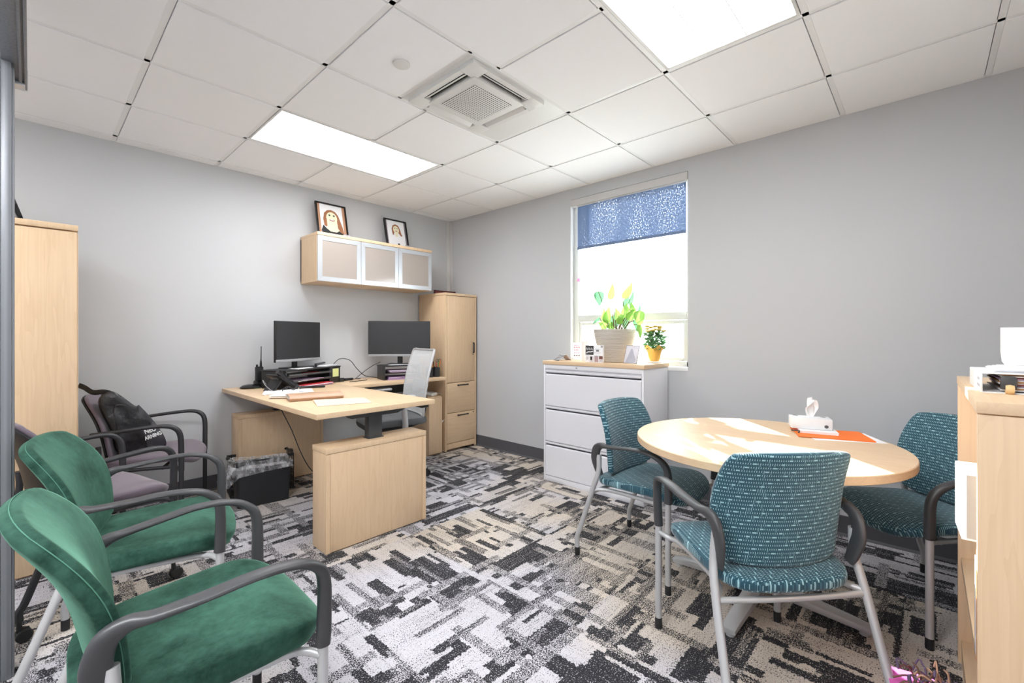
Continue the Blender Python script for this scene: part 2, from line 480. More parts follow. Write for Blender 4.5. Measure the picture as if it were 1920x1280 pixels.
t.base(t.mix(t.math('MULTIPLY_ADD', wv, .25, .5), lin((.66, .63, .59)), lin((.84, .81, .77)))); t.b.inputs['Roughness'].default_value = .7; t.bump(wv, .5, .002)
M['planter'] = t.m
t = NT('leather'); P = t.coord('Object')
t.base(t.mix(t.noise(P, 12, 4), lin((.66, .52, .41)), lin((.78, .64, .53)))); t.b.inputs['Roughness'].default_value = .45; t.bump(t.noise(P, 240, 3), .2, .001); M['leather'] = t.m
t = NT('nylon'); P = t.coord('Object')
t.base(t.mix(t.noise(P, 14, 3), lin((.09, .09, .10)), lin((.19, .19, .20)))); t.b.inputs['Roughness'].default_value = .42; t.bump(t.noise(P, 11, 4), .9, .02); M['nylon'] = t.m
M['bagpanel'] = flat('bag_panel', (.29, .29, .31), .4, bump=.6, bscale=20)
def perfmat():
    t = NT('perforated_panel'); s = t.sep(t.coord('Object'))
    fx = t.math('SUBTRACT', t.math('FRACT', t.math('MULTIPLY', s[0], 66.0)), .5); fy = t.math('SUBTRACT', t.math('FRACT', t.math('MULTIPLY', s[1], 66.0)), .5)
    d = t.math('LESS_THAN', t.math('ADD', t.math('MULTIPLY', fx, fx), t.math('MULTIPLY', fy, fy)), .085)
    t.base(t.mix(d, lin((.86, .86, .85)), lin((.30, .30, .30)))); t.b.inputs['Roughness'].default_value = .5; return t.m
M['perf'] = perfmat()
M['hvac'] = flat('hvac_white', (.87, .87, .86), .45, var=.01)
M['voidb'] = flat('duct_black', (.05, .05, .05), .8)

# ------------------------------------------------------------------ room
CZ = 2.577; FY = -4.66; LX = -4.9; TT = .6096
GX0, GY0 = -1.1738, -1.3356          # one crossing of the ceiling grid
bm = nb(); bx(bm, LX-.1, .1, FY-.1, .1, -.06, 0); struct('floor', bm, M['carpet'])
bm = nb(); bx(bm, LX-.1, .25, 0, .12, 0, CZ+.12); struct('wall_back', bm, M['wall'])
# window wall with opening
WY0, WY1, WZ0, WZ1 = -2.822, -1.739, .95, 2.475
bm = nb()
for a_, b_, c_, d_ in ((-1.739, 0, 0, CZ+.12), (FY-.1, WY0, 0, CZ+.12), (WY0, WY1, 0, WZ0), (WY0, WY1, WZ1, CZ+.12)):
    bx(bm, 0, .22, a_, b_, c_, d_)
bmesh.ops.remove_doubles(bm, verts=bm.verts, dist=1e-5)
struct('wall_right', bm, M['wall'])
bm = nb(); bx(bm, LX-.1, .25, FY-.12, FY, 0, CZ+.12); struct('wall_front', bm, M['wall'])
bm = nb(); bx(bm, LX-.12, LX, FY, 0, 0, CZ+.12); struct('wall_left', bm, M['wall'])
bm = nb(); bx(bm, LX, 0, FY, 0, CZ+.035, CZ+.11); struct('ceiling_deck', bm, M['hvac'])['kind'] = 'structure'
bpy.data.objects['ceiling_deck'].name = 'ceiling'
ceil = bpy.data.objects['ceiling']

def base_strip(name, a, b, normal):
    bm = nb(); a = Vector(a); b = Vector(b); n = Vector(normal)
    prof = [(0, 0), (.016, 0), (.014, .006), (.005, .014), (.004, .118), (0, .12)]
    A = [bm.verts.new(a+n*p+Vector((0, 0, q))) for p, q in prof]; B = [bm.verts.new(b+n*p+Vector((0, 0, q))) for p, q in prof]
    for i in range(len(prof)-1): bm.faces.new((A[i], A[i+1], B[i+1], B[i]))
    bm.faces.new(A); bm.faces.new(B)
    return struct(name, bm, M['basebd'])
base_strip('baseboard_back', (-3.9, 0, 0), (0, 0, 0), (0, -1, 0))
base_strip('baseboard_right', (0, 0, 0), (0, FY, 0), (-1, 0, 0))
bm = nb(); bx(bm, -.062, 0, -.012, 0, .12, CZ, .002); bx(bm, -.012, 0, -.05, 0, .12, CZ, .002); struct('trim_1', bm, M['walltrim'])

# ceiling tiles and grid
XL = [GX0+TT*k for k in range(-6, 2)]
YL = [GY0-TT*k for k in range(-2, 6)]
YL = sorted(YL); XS = [LX]+sorted(XL)+[0]; YS = [FY]+YL+[0]
LIGHTS = [(GX0-2*TT, GX0, GY0, GY0+TT), (GX0-2*TT, GX0, GY0-4*TT, GY0-3*TT)]
ACC = (-1.966, -1.196, GY0-2*TT, GY0-TT)
tiles = nb(); tees = nb(); TW = .012
def covered(cx, cy):
    return any(x0 < cx < x1 and y0 < cy < y1 for x0, x1, y0, y1 in LIGHTS)
def tile(x0, x1, y0, y1):
    if x1-x0 < .03 or y1-y0 < .03: return
    g = .003
    gx0 = 0 if x0 <= LX+.001 else TW+g; gx1 = 0 if x1 > -.001 else TW+g*.3
    gy0 = 0 if y0 <= FY+.001 else TW+g; gy1 = 0 if y1 > -.001 else TW+g*.3
    bx(tiles, x0+gx0, x1-gx1, y0+gy0, y1-gy1, CZ-.004, CZ+.03, .002, seg=1)
for i in range(len(XS)-1):
    for j in range(len(YS)-1):
        x0, x1, y0, y1 = XS[i], XS[i+1], YS[j], YS[j+1]; cx, cy = (x0+x1)/2, (y0+y1)/2
        if covered(cx, cy): continue
        if abs(cy-(ACC[2]+ACC[3])/2) < .05 and GX0-2*TT-.01 < cx < GX0+.01:
            if cx < GX0-TT: tile(x0, ACC[0], y0, y1)
            continue
        tile(x0, x1, y0, y1)
struct('ceiling_tiles', tiles, M['tile'], ceil)
def tee(x0, x1, y0, y1): bx(tees, x0, x1, y0, y1, CZ-.0, CZ+.04)
for x in XL:
    segs = [(FY, 0)]
    for (a0, a1, b0, b1) in LIGHTS:
        if a0+.1 < x < a1-.1:
            ns = []
            for s0, s1 in segs:
                if s0 < b0 < s1: ns += [(s0, b0), (b1, s1)]
                else: ns.append((s0, s1))
            segs = ns
    if abs(x-(GX0-TT)) < .01:
        ns = []
        for s0, s1 in segs:
            if s0 < ACC[2] < s1: ns += [(s0, ACC[2]), (ACC[3], s1)]
            else: ns.append((s0, s1))
        segs = ns
    for s0, s1 in segs: tee(x-TW, x+TW, s0, s1)
for y in YL: tee(LX, 0, y-TW, y+TW)
tee(ACC[0]-TW, ACC[0]+TW, ACC[2], ACC[3])
struct('ceiling_grid', tees, M['tee'], ceil)
bm = nb()
bx(bm, -3.9, 0, -.022, 0, CZ-.003, CZ+.03); bx(bm, -.022, 0, FY, 0, CZ-.003, CZ+.03); struct('ceiling_edge', bm, M['tee'], ceil)

# ceiling lights
def troffer(x0, x1, y0, y1, label):
    cx, cy = (x0+x1)/2, (y0+y1)/2; w, d = x1-x0-.03, y1-y0-.03
    r = thing('ceiling_light', label, 'ceiling light', (cx, cy, CZ), 0, 'recessed ceiling lights')
    bm = nb()
    for sy in (-1, 1): bx(bm, -w/2, w/2, sy*(d/2-.013), sy*d/2, -.004, .03, .002)
    for sx in (-1, 1): bx(bm, sx*(w/2-.013), sx*w/2, -d/2+.013, d/2-.013, -.004, .03, .002)
    ob('frame', bm, M['hvac'], r)
    wi, di = w/2-.013, d/2-.013
    for sy in (-1, 1):
        bm = nb(); y0_, y1_ = sy*.085, sy*di
        sheet(bm, lambda a, b: Vector((-wi+2*wi*a, y0_+(y1_-y0_)*b, .022-.016*math.sin(b*PI*.5))), 2, 8); ob('diffuser', bm, M['lamp'], r)
    bm = nb(); sheet(bm, lambda a, b: Vector((-wi+2*wi*a, -.083+.166*b, .008-.012*math.sin(b*PI))), 2, 10); ob('centre_lens', bm, M['lamp'], r)
    bm = nb()
    for sy in (-1, 1): bx(bm, -wi, wi, sy*.0845-.0015, sy*.0845+.0015, -.001, .02)
    ob('divider', bm, M['tee'], r)
    bm = nb(); bx(bm, -w/2, w/2, -d/2, d/2, .024, .034); ob('housing', bm, M['hvac'], r)
    return r
troffer(*LIGHTS[0], 'long recessed ceiling light nearest the framed drawings')
troffer(*LIGHTS[1], 'recessed ceiling light at the top edge, nearest the round table')

# ceiling cassette air conditioner
cx, cy = (-1.93-1.38)/2, (-1.985-2.53)/2
r = thing('ceiling_air_conditioner', 'square white ceiling cassette air conditioner with perforated centre grille', 'air conditioner', (cx, cy, CZ))
h = .275
bm = nb(); bx(bm, ACC[0]+TW-cx, GX0-TW-cx, ACC[2]+TW-cy, ACC[3]-TW-cy, -.001, .03, .001); ob('filler_panel', bm, M['hvac'], r)
bm = nb()
for a_ in range(4):
    m = Matrix.Rotation(a_*PI/2, 4, 'Z')
    box(bm, (0, h-.016, -.012), (2*h-.212, .032, .024), .0, mat=m)      # rim
    box(bm, (h-.0525, h-.0525, -.0122), (.105, .105, .0244), .002, mat=m)  # corner
ob('casing', bm, M['hvac'], r)
bm = nb()
for a_ in range(4):
    m = Matrix.Rotation(a_*PI/2, 4, 'Z'); box(bm, (0, h-.056, -.003), (2*h-.216, .050, .004), mat=m)
ob('air_outlet', bm, M['voidb'], r)
for a_ in range(4):
    bm = nb(); m = Matrix.Rotation(a_*PI/2, 4, 'Z')
    box(bm, (0, h-.052, -.017), (2*h-.225, .036, .003), .0015, rot=(R(-33), 0, 0), mat=m)
    ob('louvre', bm, M['hvac'], r)
bm = nb(); box(bm, (0, 0, -.018), (.385, .385, .022), .004); ob('grille_frame', bm, M['hvac'], r)
bm = nb(); box(bm, (0, 0, -.031), (.285, .285, .004), .001); ob('grille', bm, M['perf'], r)
bm = nb(); lathe(bm, [(.036, 0), (.042, -.001), (.042, -.006), (.038, -.009), (.001, -.0095)], seg=32)
tag(ob('sprinkler_cover', bm, M['hvac']), 'small round white cover plate on the ceiling tile left of the air conditioner', 'cover plate', (-2.141, -2.237, CZ-.004))

# ------------------------------------------------------------------ window
WX = .10
wn = bpy.data.objects.new('window_1', None); COL.objects.link(wn); wn['kind'] = 'structure'; wn.location = (0, 0, 0)
M['wframe'] = flat('window_frame_paint', (.83, .84, .83), .4, var=.01)
bm = nb()
bx(bm, WX-.05, WX+.03, WY0, WY0+.03, WZ0+.03, WZ1, .003); bx(bm, WX-.05, WX+.03, WY1-.05, WY1, WZ0+.03, WZ1, .003)
bx(bm, WX-.05, WX+.03, WY0, WY1, WZ1-.05, WZ1, .003); bx(bm, WX-.05, WX+.03, WY0, WY1, WZ0+.03, WZ0+.07, .003)
bx(bm, WX-.05, WX+.03, WY0+.03, WY1-.05, 1.35, 1.41, .004)
struct('window_frame', bm, M['wframe'], wn)
bm = nb()
for a_, b_, c_, d_ in ((WY0+.032, WY0+.06, 1.025, 1.345), (WY1-.08, WY1-.052, 1.025, 1.345), (WY0+.06, WY1-.08, 1.317, 1.345), (WY0+.06, WY1-.08, 1.025, 1.05)):
    bx(bm, WX-.035, WX+.01, a_, b_, c_, d_, .003)
struct('window_sash', bm, M['wframe'], wn)
bm = nb(); bx(bm, WX, WX+.006, WY0+.03, WY1-.05, 1.41, WZ1-.05); bx(bm, WX-.01, WX-.004, WY0+.06, WY1-.08, 1.05, 1.317); struct('window_glass', bm, M['glass'], wn)
bm = nb(); bx(bm, -.006, WX-.05, WY0, WY1, WZ0, WZ0+.03, .004); struct('window_sill', bm, M['white'], wn)
bm = nb(); bx(bm, -.004, .05, WY0+.003, WY1-.003, 2.41, WZ1-.003, .003); struct('valance', bm, M['walltrim'], wn)
# roller shade
r = thing('roller_shade', 'blue roller shade pulled down over the top of the window', 'window shade', (.03, (WY0+WY1)/2-.015, 2.02))
w_ = .50
def shp(a, b):
    return Vector((.004*math.sin(a*19)*(1-b)+.003*math.sin(a*7+1), -w_+a*2*w_, .012+b*.38))
bm = nb(); sheet(bm, shp, 60, 10, 0); ob('cloth', bm, M['shade'], r)
bm = nb(); sweep(bm, [(0, -w_, .004), (0, w_, .004)], .006, .012, side=(1, 0, 0)); ob('hem_bar', bm, flat('shade_hem', (.40, .47, .60), .6), r)
bm = nb(); sweep(bm, [(.005, -w_, .405), (.005, w_+.01, .405)], .02, seg=14); ob('roller', bm, M['white'], r)
# small suction ball on glass
bm = nb(); lathe(bm, [(.002, -.004), (.016, -.002), (.019, .004), (.015, .013), (.008, .018), (.001, .019)], axis='x', seg=20)
bmesh.ops.scale(bm, vec=(-1, 1, 1), verts=bm.verts)
tag(ob('suncatcher', bm, leafmat('pink_gel', (.93, .60, .72), (.96, .75, .84), .5)), 'small pink round ornament stuck to the window edge', 'ornament', (.046, -1.802, 1.735))

# ------------------------------------------------------------------ guest chairs
def guest_chair(name, label, loc, rz, P, group=None):
    """forward +x, left +y"""
    W = P['W']; jz = P['jz']; fab = M[P['fab']]; arm = M[P['arm']]; tube = M[P['tube']]; cast = P.get('caster')
    rec = P['rec']; th = P['th']; az = P['az']
    r = thing(name, label, 'chair', loc, rz, group)
    # seat
    fw, rw_, fx, bxk = P['fw'], P['rw'], P['fx'], -.20
    o = []
    for k in range(72):
        a = 2*PI*k/72; cx, cy = math.cos(a), math.sin(a); q = .42
        sx = math.copysign(abs(cx)**q, cx); sy = math.copysign(abs(cy)**q, cy)
        x = (fx+bxk)/2+sx*(fx-bxk)/2
        hw = rw_+(fw-rw_)*min(1, max(0, (x-bxk)/(.16-bxk)))**.8
        if x > fx-.09: hw *= 1-.10*((x-(fx-.09))/.09)**2
        x2 = x + (.018*(1-(sy)**2) if sx > 0 else 0)
        o.append((x2, sy*hw))
    def ssurf(u, v):
        z = P['sz'] + .012*(u/.25)
        if u > fx-.13: z -= .045*((u-(fx-.13))/.13)**2
        z -= .010*(1-min(1, (v/.25)**2))
        dz = .05 if u < fx-.13 else -.7*(u-(fx-.13))/.13
        n = Vector((-dz*.8, 0, 1)).normalized()
        return (u, v, z), n
    bm = nb(); cushion(bm, o, ssurf, P.get('st', .034), P.get('sb', .028), edge=P.get('se', .45)); ob('seat', bm, fab, r, 85)
    # backrest
    zb, zt = P['zb'], P['zt']; H = zt-zb
    prof = P['bw']                       # half widths bottom..top
    pts = []
    for i, (f_, w_) in enumerate(prof): pts.append((w_, zb+H*f_))
    right = catmull([(p[0], p[1], 0) for p in pts], 8)
    top = [(p.x, p.y) for p in right]
    cap_t = []
    wt = prof[-1][1]; wb = prof[0][1]
    out = top[:]
    out += [(wt*math.cos(a), zt+P['crown']*math.sin(a)) for a in [PI*k/14 for k in range(1, 14)]]
    out += [(-x, y) for x, y in reversed(top)]
    out += [(-wb*math.cos(a), zb-.022*math.sin(a)) for a in [PI*k/12 for k in range(1, 12)]]
    # densify spacing is fine
    def bsurf(u, v):
        t_ = (v-zb)/H
        x = -.135-rec*t_-P.get('flare', .03)*max(0, t_-.55)**2*4 + .018*math.sin(min(1, max(0, t_))*PI)
        x += P.get('wrap', .045)*(u/.22)**2
        nx = Vector((1, -2*P.get('wrap', .045)*u/.0484, rec/H+.15*max(0, t_-.55))).normalized()
        return (x, u, v), nx
    bm = nb(); cushion(bm, out, bsurf, P.get('tf', th), P.get('tb', th*.75), edge=.5)
    back = ob('backrest', bm, fab, r, 85)
    if P.get('seam'):
        bm = nb(); pp = []
        for (u, v) in out[::1]:
            p, n = bsurf(u*1.004, v if v < zb+.1 else zb+(v-zb)*1.004); pp.append(Vector(p)-n*.004)
        sweep(bm, pp, .0011, seg=6, closed=True); ob('seam', bm, M['stitch'], back)
    if P.get('shell'):
        bm = nb()
        def s2(u, v):
            p, n = bsurf(u, v); return Vector(p)-n*th*.9, n
        cushion(bm, [(u*.985, zb+(v-zb)*.985+.004) for u, v in out], s2, .006, .010, edge=.6); ob('back_shell', bm, M['shell'], r)
    # arms
    for s in (-1, 1):
        ax = P['arm_x']
        if P.get('round'):
            pts = [(ax, W, jz-.03), (ax, W+.002, jz+.06), (ax-.003, W+.006, az-.07), (ax-.03, W+.012, az-.018), (ax-.09, W+.018, az), (ax-.20, W+.018, az-.006), (-.06, W+.012, az-.02), (-.17, W-.015, az-.032)]
            rw = [.015, .015, .015, .016, .018, .018, .017, .015]; rh = [.015, .015, .015, .014, .012, .011, .011, .011]
        else:
            pts = [(ax, W, jz), (ax+.002, W+.002, jz+.05), (ax, W+.006, az-.075), (ax-.03, W+.014, az-.028), (ax-.085, W+.022, az-.004), (ax-.17, W+.025, az+.002), (ax-.26, W+.018, az-.008), (-.075, W+.004, az-.018), (-.115, W-.01, az-.022), (-.150, W-.016, az-.045), (-.163, W-.022, az-.10), (-.150, W-.030, az-.16), (-.140, W-.036, az-.19)]
            rw = [.0165, .0165, .0165, .018, .021, .0225, .0225, .019, .016, .014, .012, .010, .008]
            rh = [.0185, .0185, .0165, .013, .0095, .008, .008, .010, .016, .024, .027, .023, .018]
        pts = [(p[0], s*p[1], p[2]) for p in pts]
        bm = nb(); sweep(bm, pts, rw, rh, seg=16, side=(0, s, 0), n=5, power=.8); ob('armrest', bm, arm, r)
    # legs
    for s in (-1, 1):
        zf = .055 if cast else .0
        bm = nb(); sweep(bm, [(P['arm_x'], s*W, zf+.03), (P['arm_x'], s*W, jz+.01)], .0135, seg=16)
        lg = ob('leg', bm, tube, r)
        rl = [(-.268, s*(W+.004), zf+.03), (-.268, s*(W+.004), .10 if not cast else .12), (-.245, s*(W+.002), .165), (-.165, s*(W-.006), jz-.03), (-.138, s*(W-.016), jz+.06), (-.140, s*(W-.022), jz+.15)]
        bm = nb(); sweep(bm, rl, .0135, seg=16, n=5); lr = ob('leg', bm, tube, r)
        for (x, y, L) in ((P['arm_x'], s*W, lg), (-.268, s*(W+.004), lr)):
            if cast:
                bm = nb(); sweep(bm, [(x, y, .05), (x, y, .095)], .009, seg=10)
                for q in (-1, 1): lathe(bm, [(.004, -.008), (.022, -.008), (.026, -.004), (.026, .004), (.022, .008), (.004, .008)], (x+.012, y+q*.012, .0265), 20, 0, 'y')
                box(bm, (x+.010, y, .044), (.04, .016, .02), .006)
                ob('caster', bm, M['black'], L)
            else:
                bm = nb(); lathe(bm, [(.0125, 0), (.0145, .002), (.0145, .042), (.0138, .045)], (x, y, 0), 16); ob('foot_cap', bm, M['black'], L)
    bm = nb()
    sz = P['sz']-.045
    for s in (-1, 1): sweep(bm, [(P['arm_x']-.005, s*W, jz-.025), (P['arm_x']-.03, s*(W-.03), sz-.004), (P['arm_x']-.08, s*(W-.055), sz-.004), (0, s*(W-.06), sz-.004), (-.12, s*(W-.045), sz-.006), (-.17, s*(W-.006), sz-.01)], .0105, seg=12, n=4)
    sweep(bm, [(-.17, -(W-.006), sz-.02), (-.172, 0, sz-.024), (-.17, W-.006, sz-.02)], .0105, seg=12, n=3)
    sweep(bm, [(.16, -(W-.055), sz-.006), (.16, W-.055, sz-.006)], .0105, seg=12)
    ob('seat_frame', bm, tube, r)
    return r
TEAL = dict(W=.262, jz=.43, fab='teal', arm='blackarm', tube='silver', rec=.055, th=.026, az=.655, fw=.245, rw=.225, fx=.285, sz=.438, zb=.475, zt=.835,
            bw=[(0, .185), (.03, .205), (.25, .222), (.5, .232), (.75, .225), (.92, .213), (1, .20)], crown=.018, arm_x=.27, wrap=.05, flare=.02)
GREEN = dict(TEAL, st=.036, sb=.046, se=.6, W=.275, fab='velvet', rec=.105, th=.032, seam=True, arm_x=.275, jz=.41, az=.662, fw=.262, rw=.235, fx=.305, sz=.44, wrap=.026, flare=.036, tf=.016, tb=.040,
             bw=[(0, .19), (.03, .21), (.25, .235), (.5, .250), (.75, .240), (.92, .215), (1, .19)], zt=.835, crown=.022)
PURP = dict(TEAL, W=.28, fab='purple', arm='purparm', tube='purparm', rec=.10, th=.018, caster=True, shell=True, round=True, az=.675, jz=.42, fw=.245, rw=.22, fx=.30, sz=.455,
            bw=[(0, .17), (.03, .19), (.25, .215), (.5, .228), (.75, .215), (.92, .19), (1, .165)], zt=.835, crown=.03, wrap=.035)
guest_chair('guest_chair', 'teal patterned armchair seen from behind at the round table', (-1.592, -3.699, 0), R(47.3), TEAL, 'teal chairs at the round table')
tc = guest_chair('guest_chair', 'teal patterned armchair in front of the white filing cabinet', (-1.065, -3.0, 0), R(-93.8), TEAL, 'teal chairs at the round table')
guest_chair('guest_chair', 'teal patterned armchair between the table and the bookcase by the wall', (-.630, -4.149, 0), R(137), TEAL, 'teal chairs at the round table')
guest_chair('guest_chair', 'green velvet armchair closest to the camera', (-3.136, -2.695, 0), R(-1.5), GREEN, 'green velvet armchairs')
guest_chair('guest_chair', 'green velvet armchair behind the nearest one', (-3.105, -1.855, 0), R(-14.5), GREEN, 'green velvet armchairs')
guest_chair('guest_chair', 'purple chair with the black tote bag on its seat', (-2.887, -.41, 0), R(-25), PURP, 'purple chairs on casters')
guest_chair('guest_chair', 'purple chair with empty seat behind the green chairs', (-3.233, -1.155, 0), R(14), PURP, 'purple chairs on casters')

# tote bag on the chair
BGX, BGY, BGZ = -2.97, -.50, .478
r = thing('tote_bag', 'black nylon tote bag with white lettering slumped on the purple chair', 'bag', (BGX, BGY, BGZ))
def bsurf2(u, v):
    k = noise.noise(Vector((u*9, v*9, 2.0)))*.022+noise.noise(Vector((u*22, v*16, 4.0)))*.008
    return (u-BGX, k-.03*math.sin((v-.48)*6), v-BGZ), Vector((0, -1, .15)).normalized()
bo = [(p.x, p.y) for p in catmull([(-3.115, .845, 0), (-3.07, .885, 0), (-3.03, .868, 0), (-2.955, .79, 0), (-2.925, .775, 0), (-2.845, .655, 0), (-2.79, .525, 0), (-2.82, .49, 0), (-2.90, .482, 0), (-2.99, .482, 0), (-3.035, .53, 0), (-3.06, .65, 0), (-3.10, .76, 0)], 6, True)]
bm = nb(); cushion(bm, bo, bsurf2, .035, .13, edge=.45); ob('bag_body', bm, M['nylon'], r, 60)
def bsurf3(u, v):
    p, n = bsurf2(u, v); return Vector(p)+Vector((0, -.030-.02*noise.noise(Vector((u*14, v*14, 7))), 0)), n
bm = nb(); cushion(bm, [(p.x, p.y) for p in catmull([(-2.94, .785, 0), (-2.915, .765, 0), (-2.845, .65, 0), (-2.80, .535, 0), (-2.815, .515, 0), (-2.862, .492, 0), (-2.885, .505, 0), (-2.92, .64, 0)], 5, True)], bsurf3, .004, .02, edge=.8); ob('front_pocket', bm, M['bagpanel'], r, 60)
bm = nb(); cushion(bm, [(p.x, p.y) for p in catmull([(-3.05, .80, 0), (-2.965, .775, 0), (-2.925, .68, 0), (-2.895, .50, 0), (-2.98, .495, 0), (-3.03, .62, 0)], 5, True)], bsurf3, .004, .02, edge=.8); ob('front_pocket', bm, M['nylon'], r, 60)
for pts in ([(-3.03, -.02, .80), (-3.05, -.03, .86), (-3.09, -.02, .885), (-3.14, .0, .885), (-3.175, .02, .915), (-3.20, .03, .93)], [(-2.96, -.02, .77), (-2.99, -.045, .80), (-3.04, -.05, .83), (-3.09, -.03, .855), (-3.10, .03, .86)]):
    bm = nb(); sweep(bm, [(x-BGX, y, z-BGZ) for x, y, z in pts], .017, .003, side=(.3, -.5, .8), n=5, seg=8); ob('handle', bm, M['nylon'], r)
M['ink'] = flat('white_print', (.95, .95, .95), .6, var=0)
def bagM(u, v, rot): return Matrix.Translation((u-BGX, -.068, v-BGZ)) @ Matrix.Rotation(PI/2, 4, 'X') @ Matrix.Rotation(rot, 4, 'Z') @ Matrix.Diagonal((.72, 1, 1, 1))
text('printed_text', 'NEU', .040, M['ink'], r, bagM(-2.882, .628, R(14)), bold=.001, extrude=.003); text('printed_text', 'ARNING', .032, M['ink'], r, bagM(-2.866, .592, R(18)), bold=.001, extrude=.003)

# ------------------------------------------------------------------ height-adjustable desk
DZ = .80
r = thing('desk', 'maple height adjustable desk with two low leg panels', 'desk', (-1.96, -.88, 0))
def rel(x, y): return x+1.96, y+.88
bm = nb(); bx(bm, -.392, .395, -.872, .865, DZ-.03, DZ, .002); ob('desktop', bm, M['wood_y'], r)
for (y0, y1) in ((-1.707+.88, -1.533+.88), (-.175+.88, -.004+.88)):
    bm = nb(); bx(bm, -.32, .355, y0+.004, y1-.004, .008, .561, .0015); bx(bm, -.3215, .3565, y0, y1, .562, .592, .0015)
    bx(bm, .331, .355, y0, y0+.006, .008, .56); bx(bm, -.32, -.296, y0, y0+.006, .008, .56); ob('leg_panel', bm, M['wood'], r)
    ym = (y0+y1)/2
    bm = nb(); box(bm, (.02, ym, .66), (.09, .055, .15), .003); box(bm, (.02, ym, .742), (.075, .045, .05), .002); box(bm, (.02, ym, .594), (.105, .07, .006), .002)
    prism(bm, [(-.155, 0), (.155, 0), (.27, .042), (-.20, .042)], -.03, .03, Matrix.Translation((.02, ym, .728)) @ Matrix.Rotation(PI/2, 4, 'X')); ob('lifting_column', bm, M['darkmetal'], r)
bm = nb(); box(bm, (.02, 0, .752), (.06, 1.5, .03), .003); ob('cross_beam', bm, M['darkmetal'], r)
bm = nb(); box(bm, (.34, -.80, .758), (.055, .08, .02), .004, rot=(0, 0, 0)); ob('control_paddle', bm, M['black'], r)
# return worktop
r = thing('desk_return', 'narrow maple worktop along the back wall beside the tall cabinet', 'worktop', (-1.01, -.28, 0))
bm = nb(); bx(bm, -.55, .497, -.285, .276, DZ-.03, DZ, .002); ob('worktop', bm, M['wood_x'], r)
bm = nb(); bx(bm, -.10, .45, .246, .268, .62, DZ-.03, .002); ob('modesty_panel', bm, M['darkmetal'], r)
# pedestal
r = thing('pedestal', 'low maple pedestal cabinet tucked between the desk chair and tall cabinet', 'cabinet', (-.585, -.25, 0))
bm = nb(); bx(bm, -.085, .085, -.215, .22, .012, .60, .002); bx(bm, -.078, .078, -.195, .21, 0, .012); ob('body', bm, M['wood'], r)
bm = nb(); bx(bm, -.083, .083, -.232, -.217, .02, .59, .002); ob('door', bm, M['wood'], r)
r = thing('power_adapter', 'white router-like box with a white cable on the low pedestal', 'router', (-.565, -.34, .60), R(20))
bm = nb(); box(bm, (0, 0, .022), (.10, .15, .028), .006, rot=(R(8), 0, 0)); ob('case', bm, M['white'], r)
bm = nb()
for i in range(4):
    for j in range(3): box(bm, (-.034+.023*i, -.045+.03*j, .0345+.0042*(j-1)), (.014, .02, .003), .001, rot=(R(8), 0, 0))
ob('vents', bm, M['grey'], r)
bm = nb(); sweep(bm, [(.04, -.07, .02), (.07, -.11, .01), (.09, -.135, -.06), (.085, -.145, -.2), (.06, -.15, -.25), (.02, -.15, -.27)], .0025, seg=8, n=6); lathe(bm, [(.004, 0), (.005, .02)], (.02, -.15, -.275), 8); ob('cable', bm, M['white'], r)

# tall cabinet beside the wall
def handle(bm, c, L, axis):
    if axis == 'x': bx(bm, c[0]-L/2, c[0]+L/2, c[1]-.016, c[1]-.010, c[2]-.006, c[2]+.006, .002); [bx(bm, c[0]+s*L/2-.006, c[0]+s*L/2+.006, c[1]-.012, c[1]+.004, c[2]-.006, c[2]+.006) for s in (-.9, .9)]
    else: bx(bm, c[0]-.008, c[0]+.008, c[1]-.018, c[1]-.010, c[2]-L/2, c[2]+L/2, .003); [bx(bm, c[0]-.005, c[0]+.005, c[1]-.012, c[1]+.004, c[2]+s*L/2-.006, c[2]+s*L/2+.006) for s in (-.9, .9)]
r = thing('tall_cabinet', 'tall maple cabinet with one door above two drawers in the corner', 'cabinet', (-.2425, -.245, 0))
TH = 1.672
bm = nb(); bx(bm, -.2075, .2075, -.215, .225, .02, TH-.028, .001); bx(bm, -.2175, -.196, -.236, .225, .012, TH-.028, .001); bx(bm, .196, .2175, -.236, .225, .012, TH-.028, .001)
bx(bm, -.22, .22, -.24, .227, TH-.026, TH, .002); bx(bm, -.196, .196, -.2345, -.2, .03, .085); ob('body', bm, M['wood'], r)
dr = nb(); bx(dr, -.193, .193, -.2355, -.216, .728, TH-.030, .0015); d_ = ob('door', dr, M['wood'], r)
bm = nb(); handle(bm, (.172, -.2365, 1.09), .115, 'z'); ob('handle', bm, M['black'], d_)
bm = nb(); lathe(bm, [(.006, 0), (.006, -.003), (.001, -.003)], (.168, -.2365, 1.018), 12, 0, 'y'); ob('lock', bm, M['dark'], d_)
for z0, z1, hz in ((.409, .722, .695), (.09, .403, .375)):
    bm = nb(); bx(bm, -.193, .193, -.2355, -.216, z0, z1, .0015); d_ = ob('drawer', bm, M['wood_x'], r)
    bm = nb(); handle(bm, (.02, -.2365, hz), .15, 'x'); ob('handle', bm, M['black'], d_)
    if z0 < .2:
        bm = nb(); lathe(bm, [(.006, 0), (.006, -.003), (.001, -.003)], (.172, -.2365, .385), 12, 0, 'y'); ob('lock', bm, M['dark'], d_)
bm = nb(); [bx(bm, sx*.20-.012, sx*.20+.012, sy*.2-.012, sy*.2+.012, 0, .02) for sx in (-1, 1) for sy in (-1, 1)]; ob('glide', bm, M['black'], r)
r = thing('picture_frame', 'low dark red carved frame lying on top of the tall corner cabinet', 'frame', (-.21, -.16, TH))
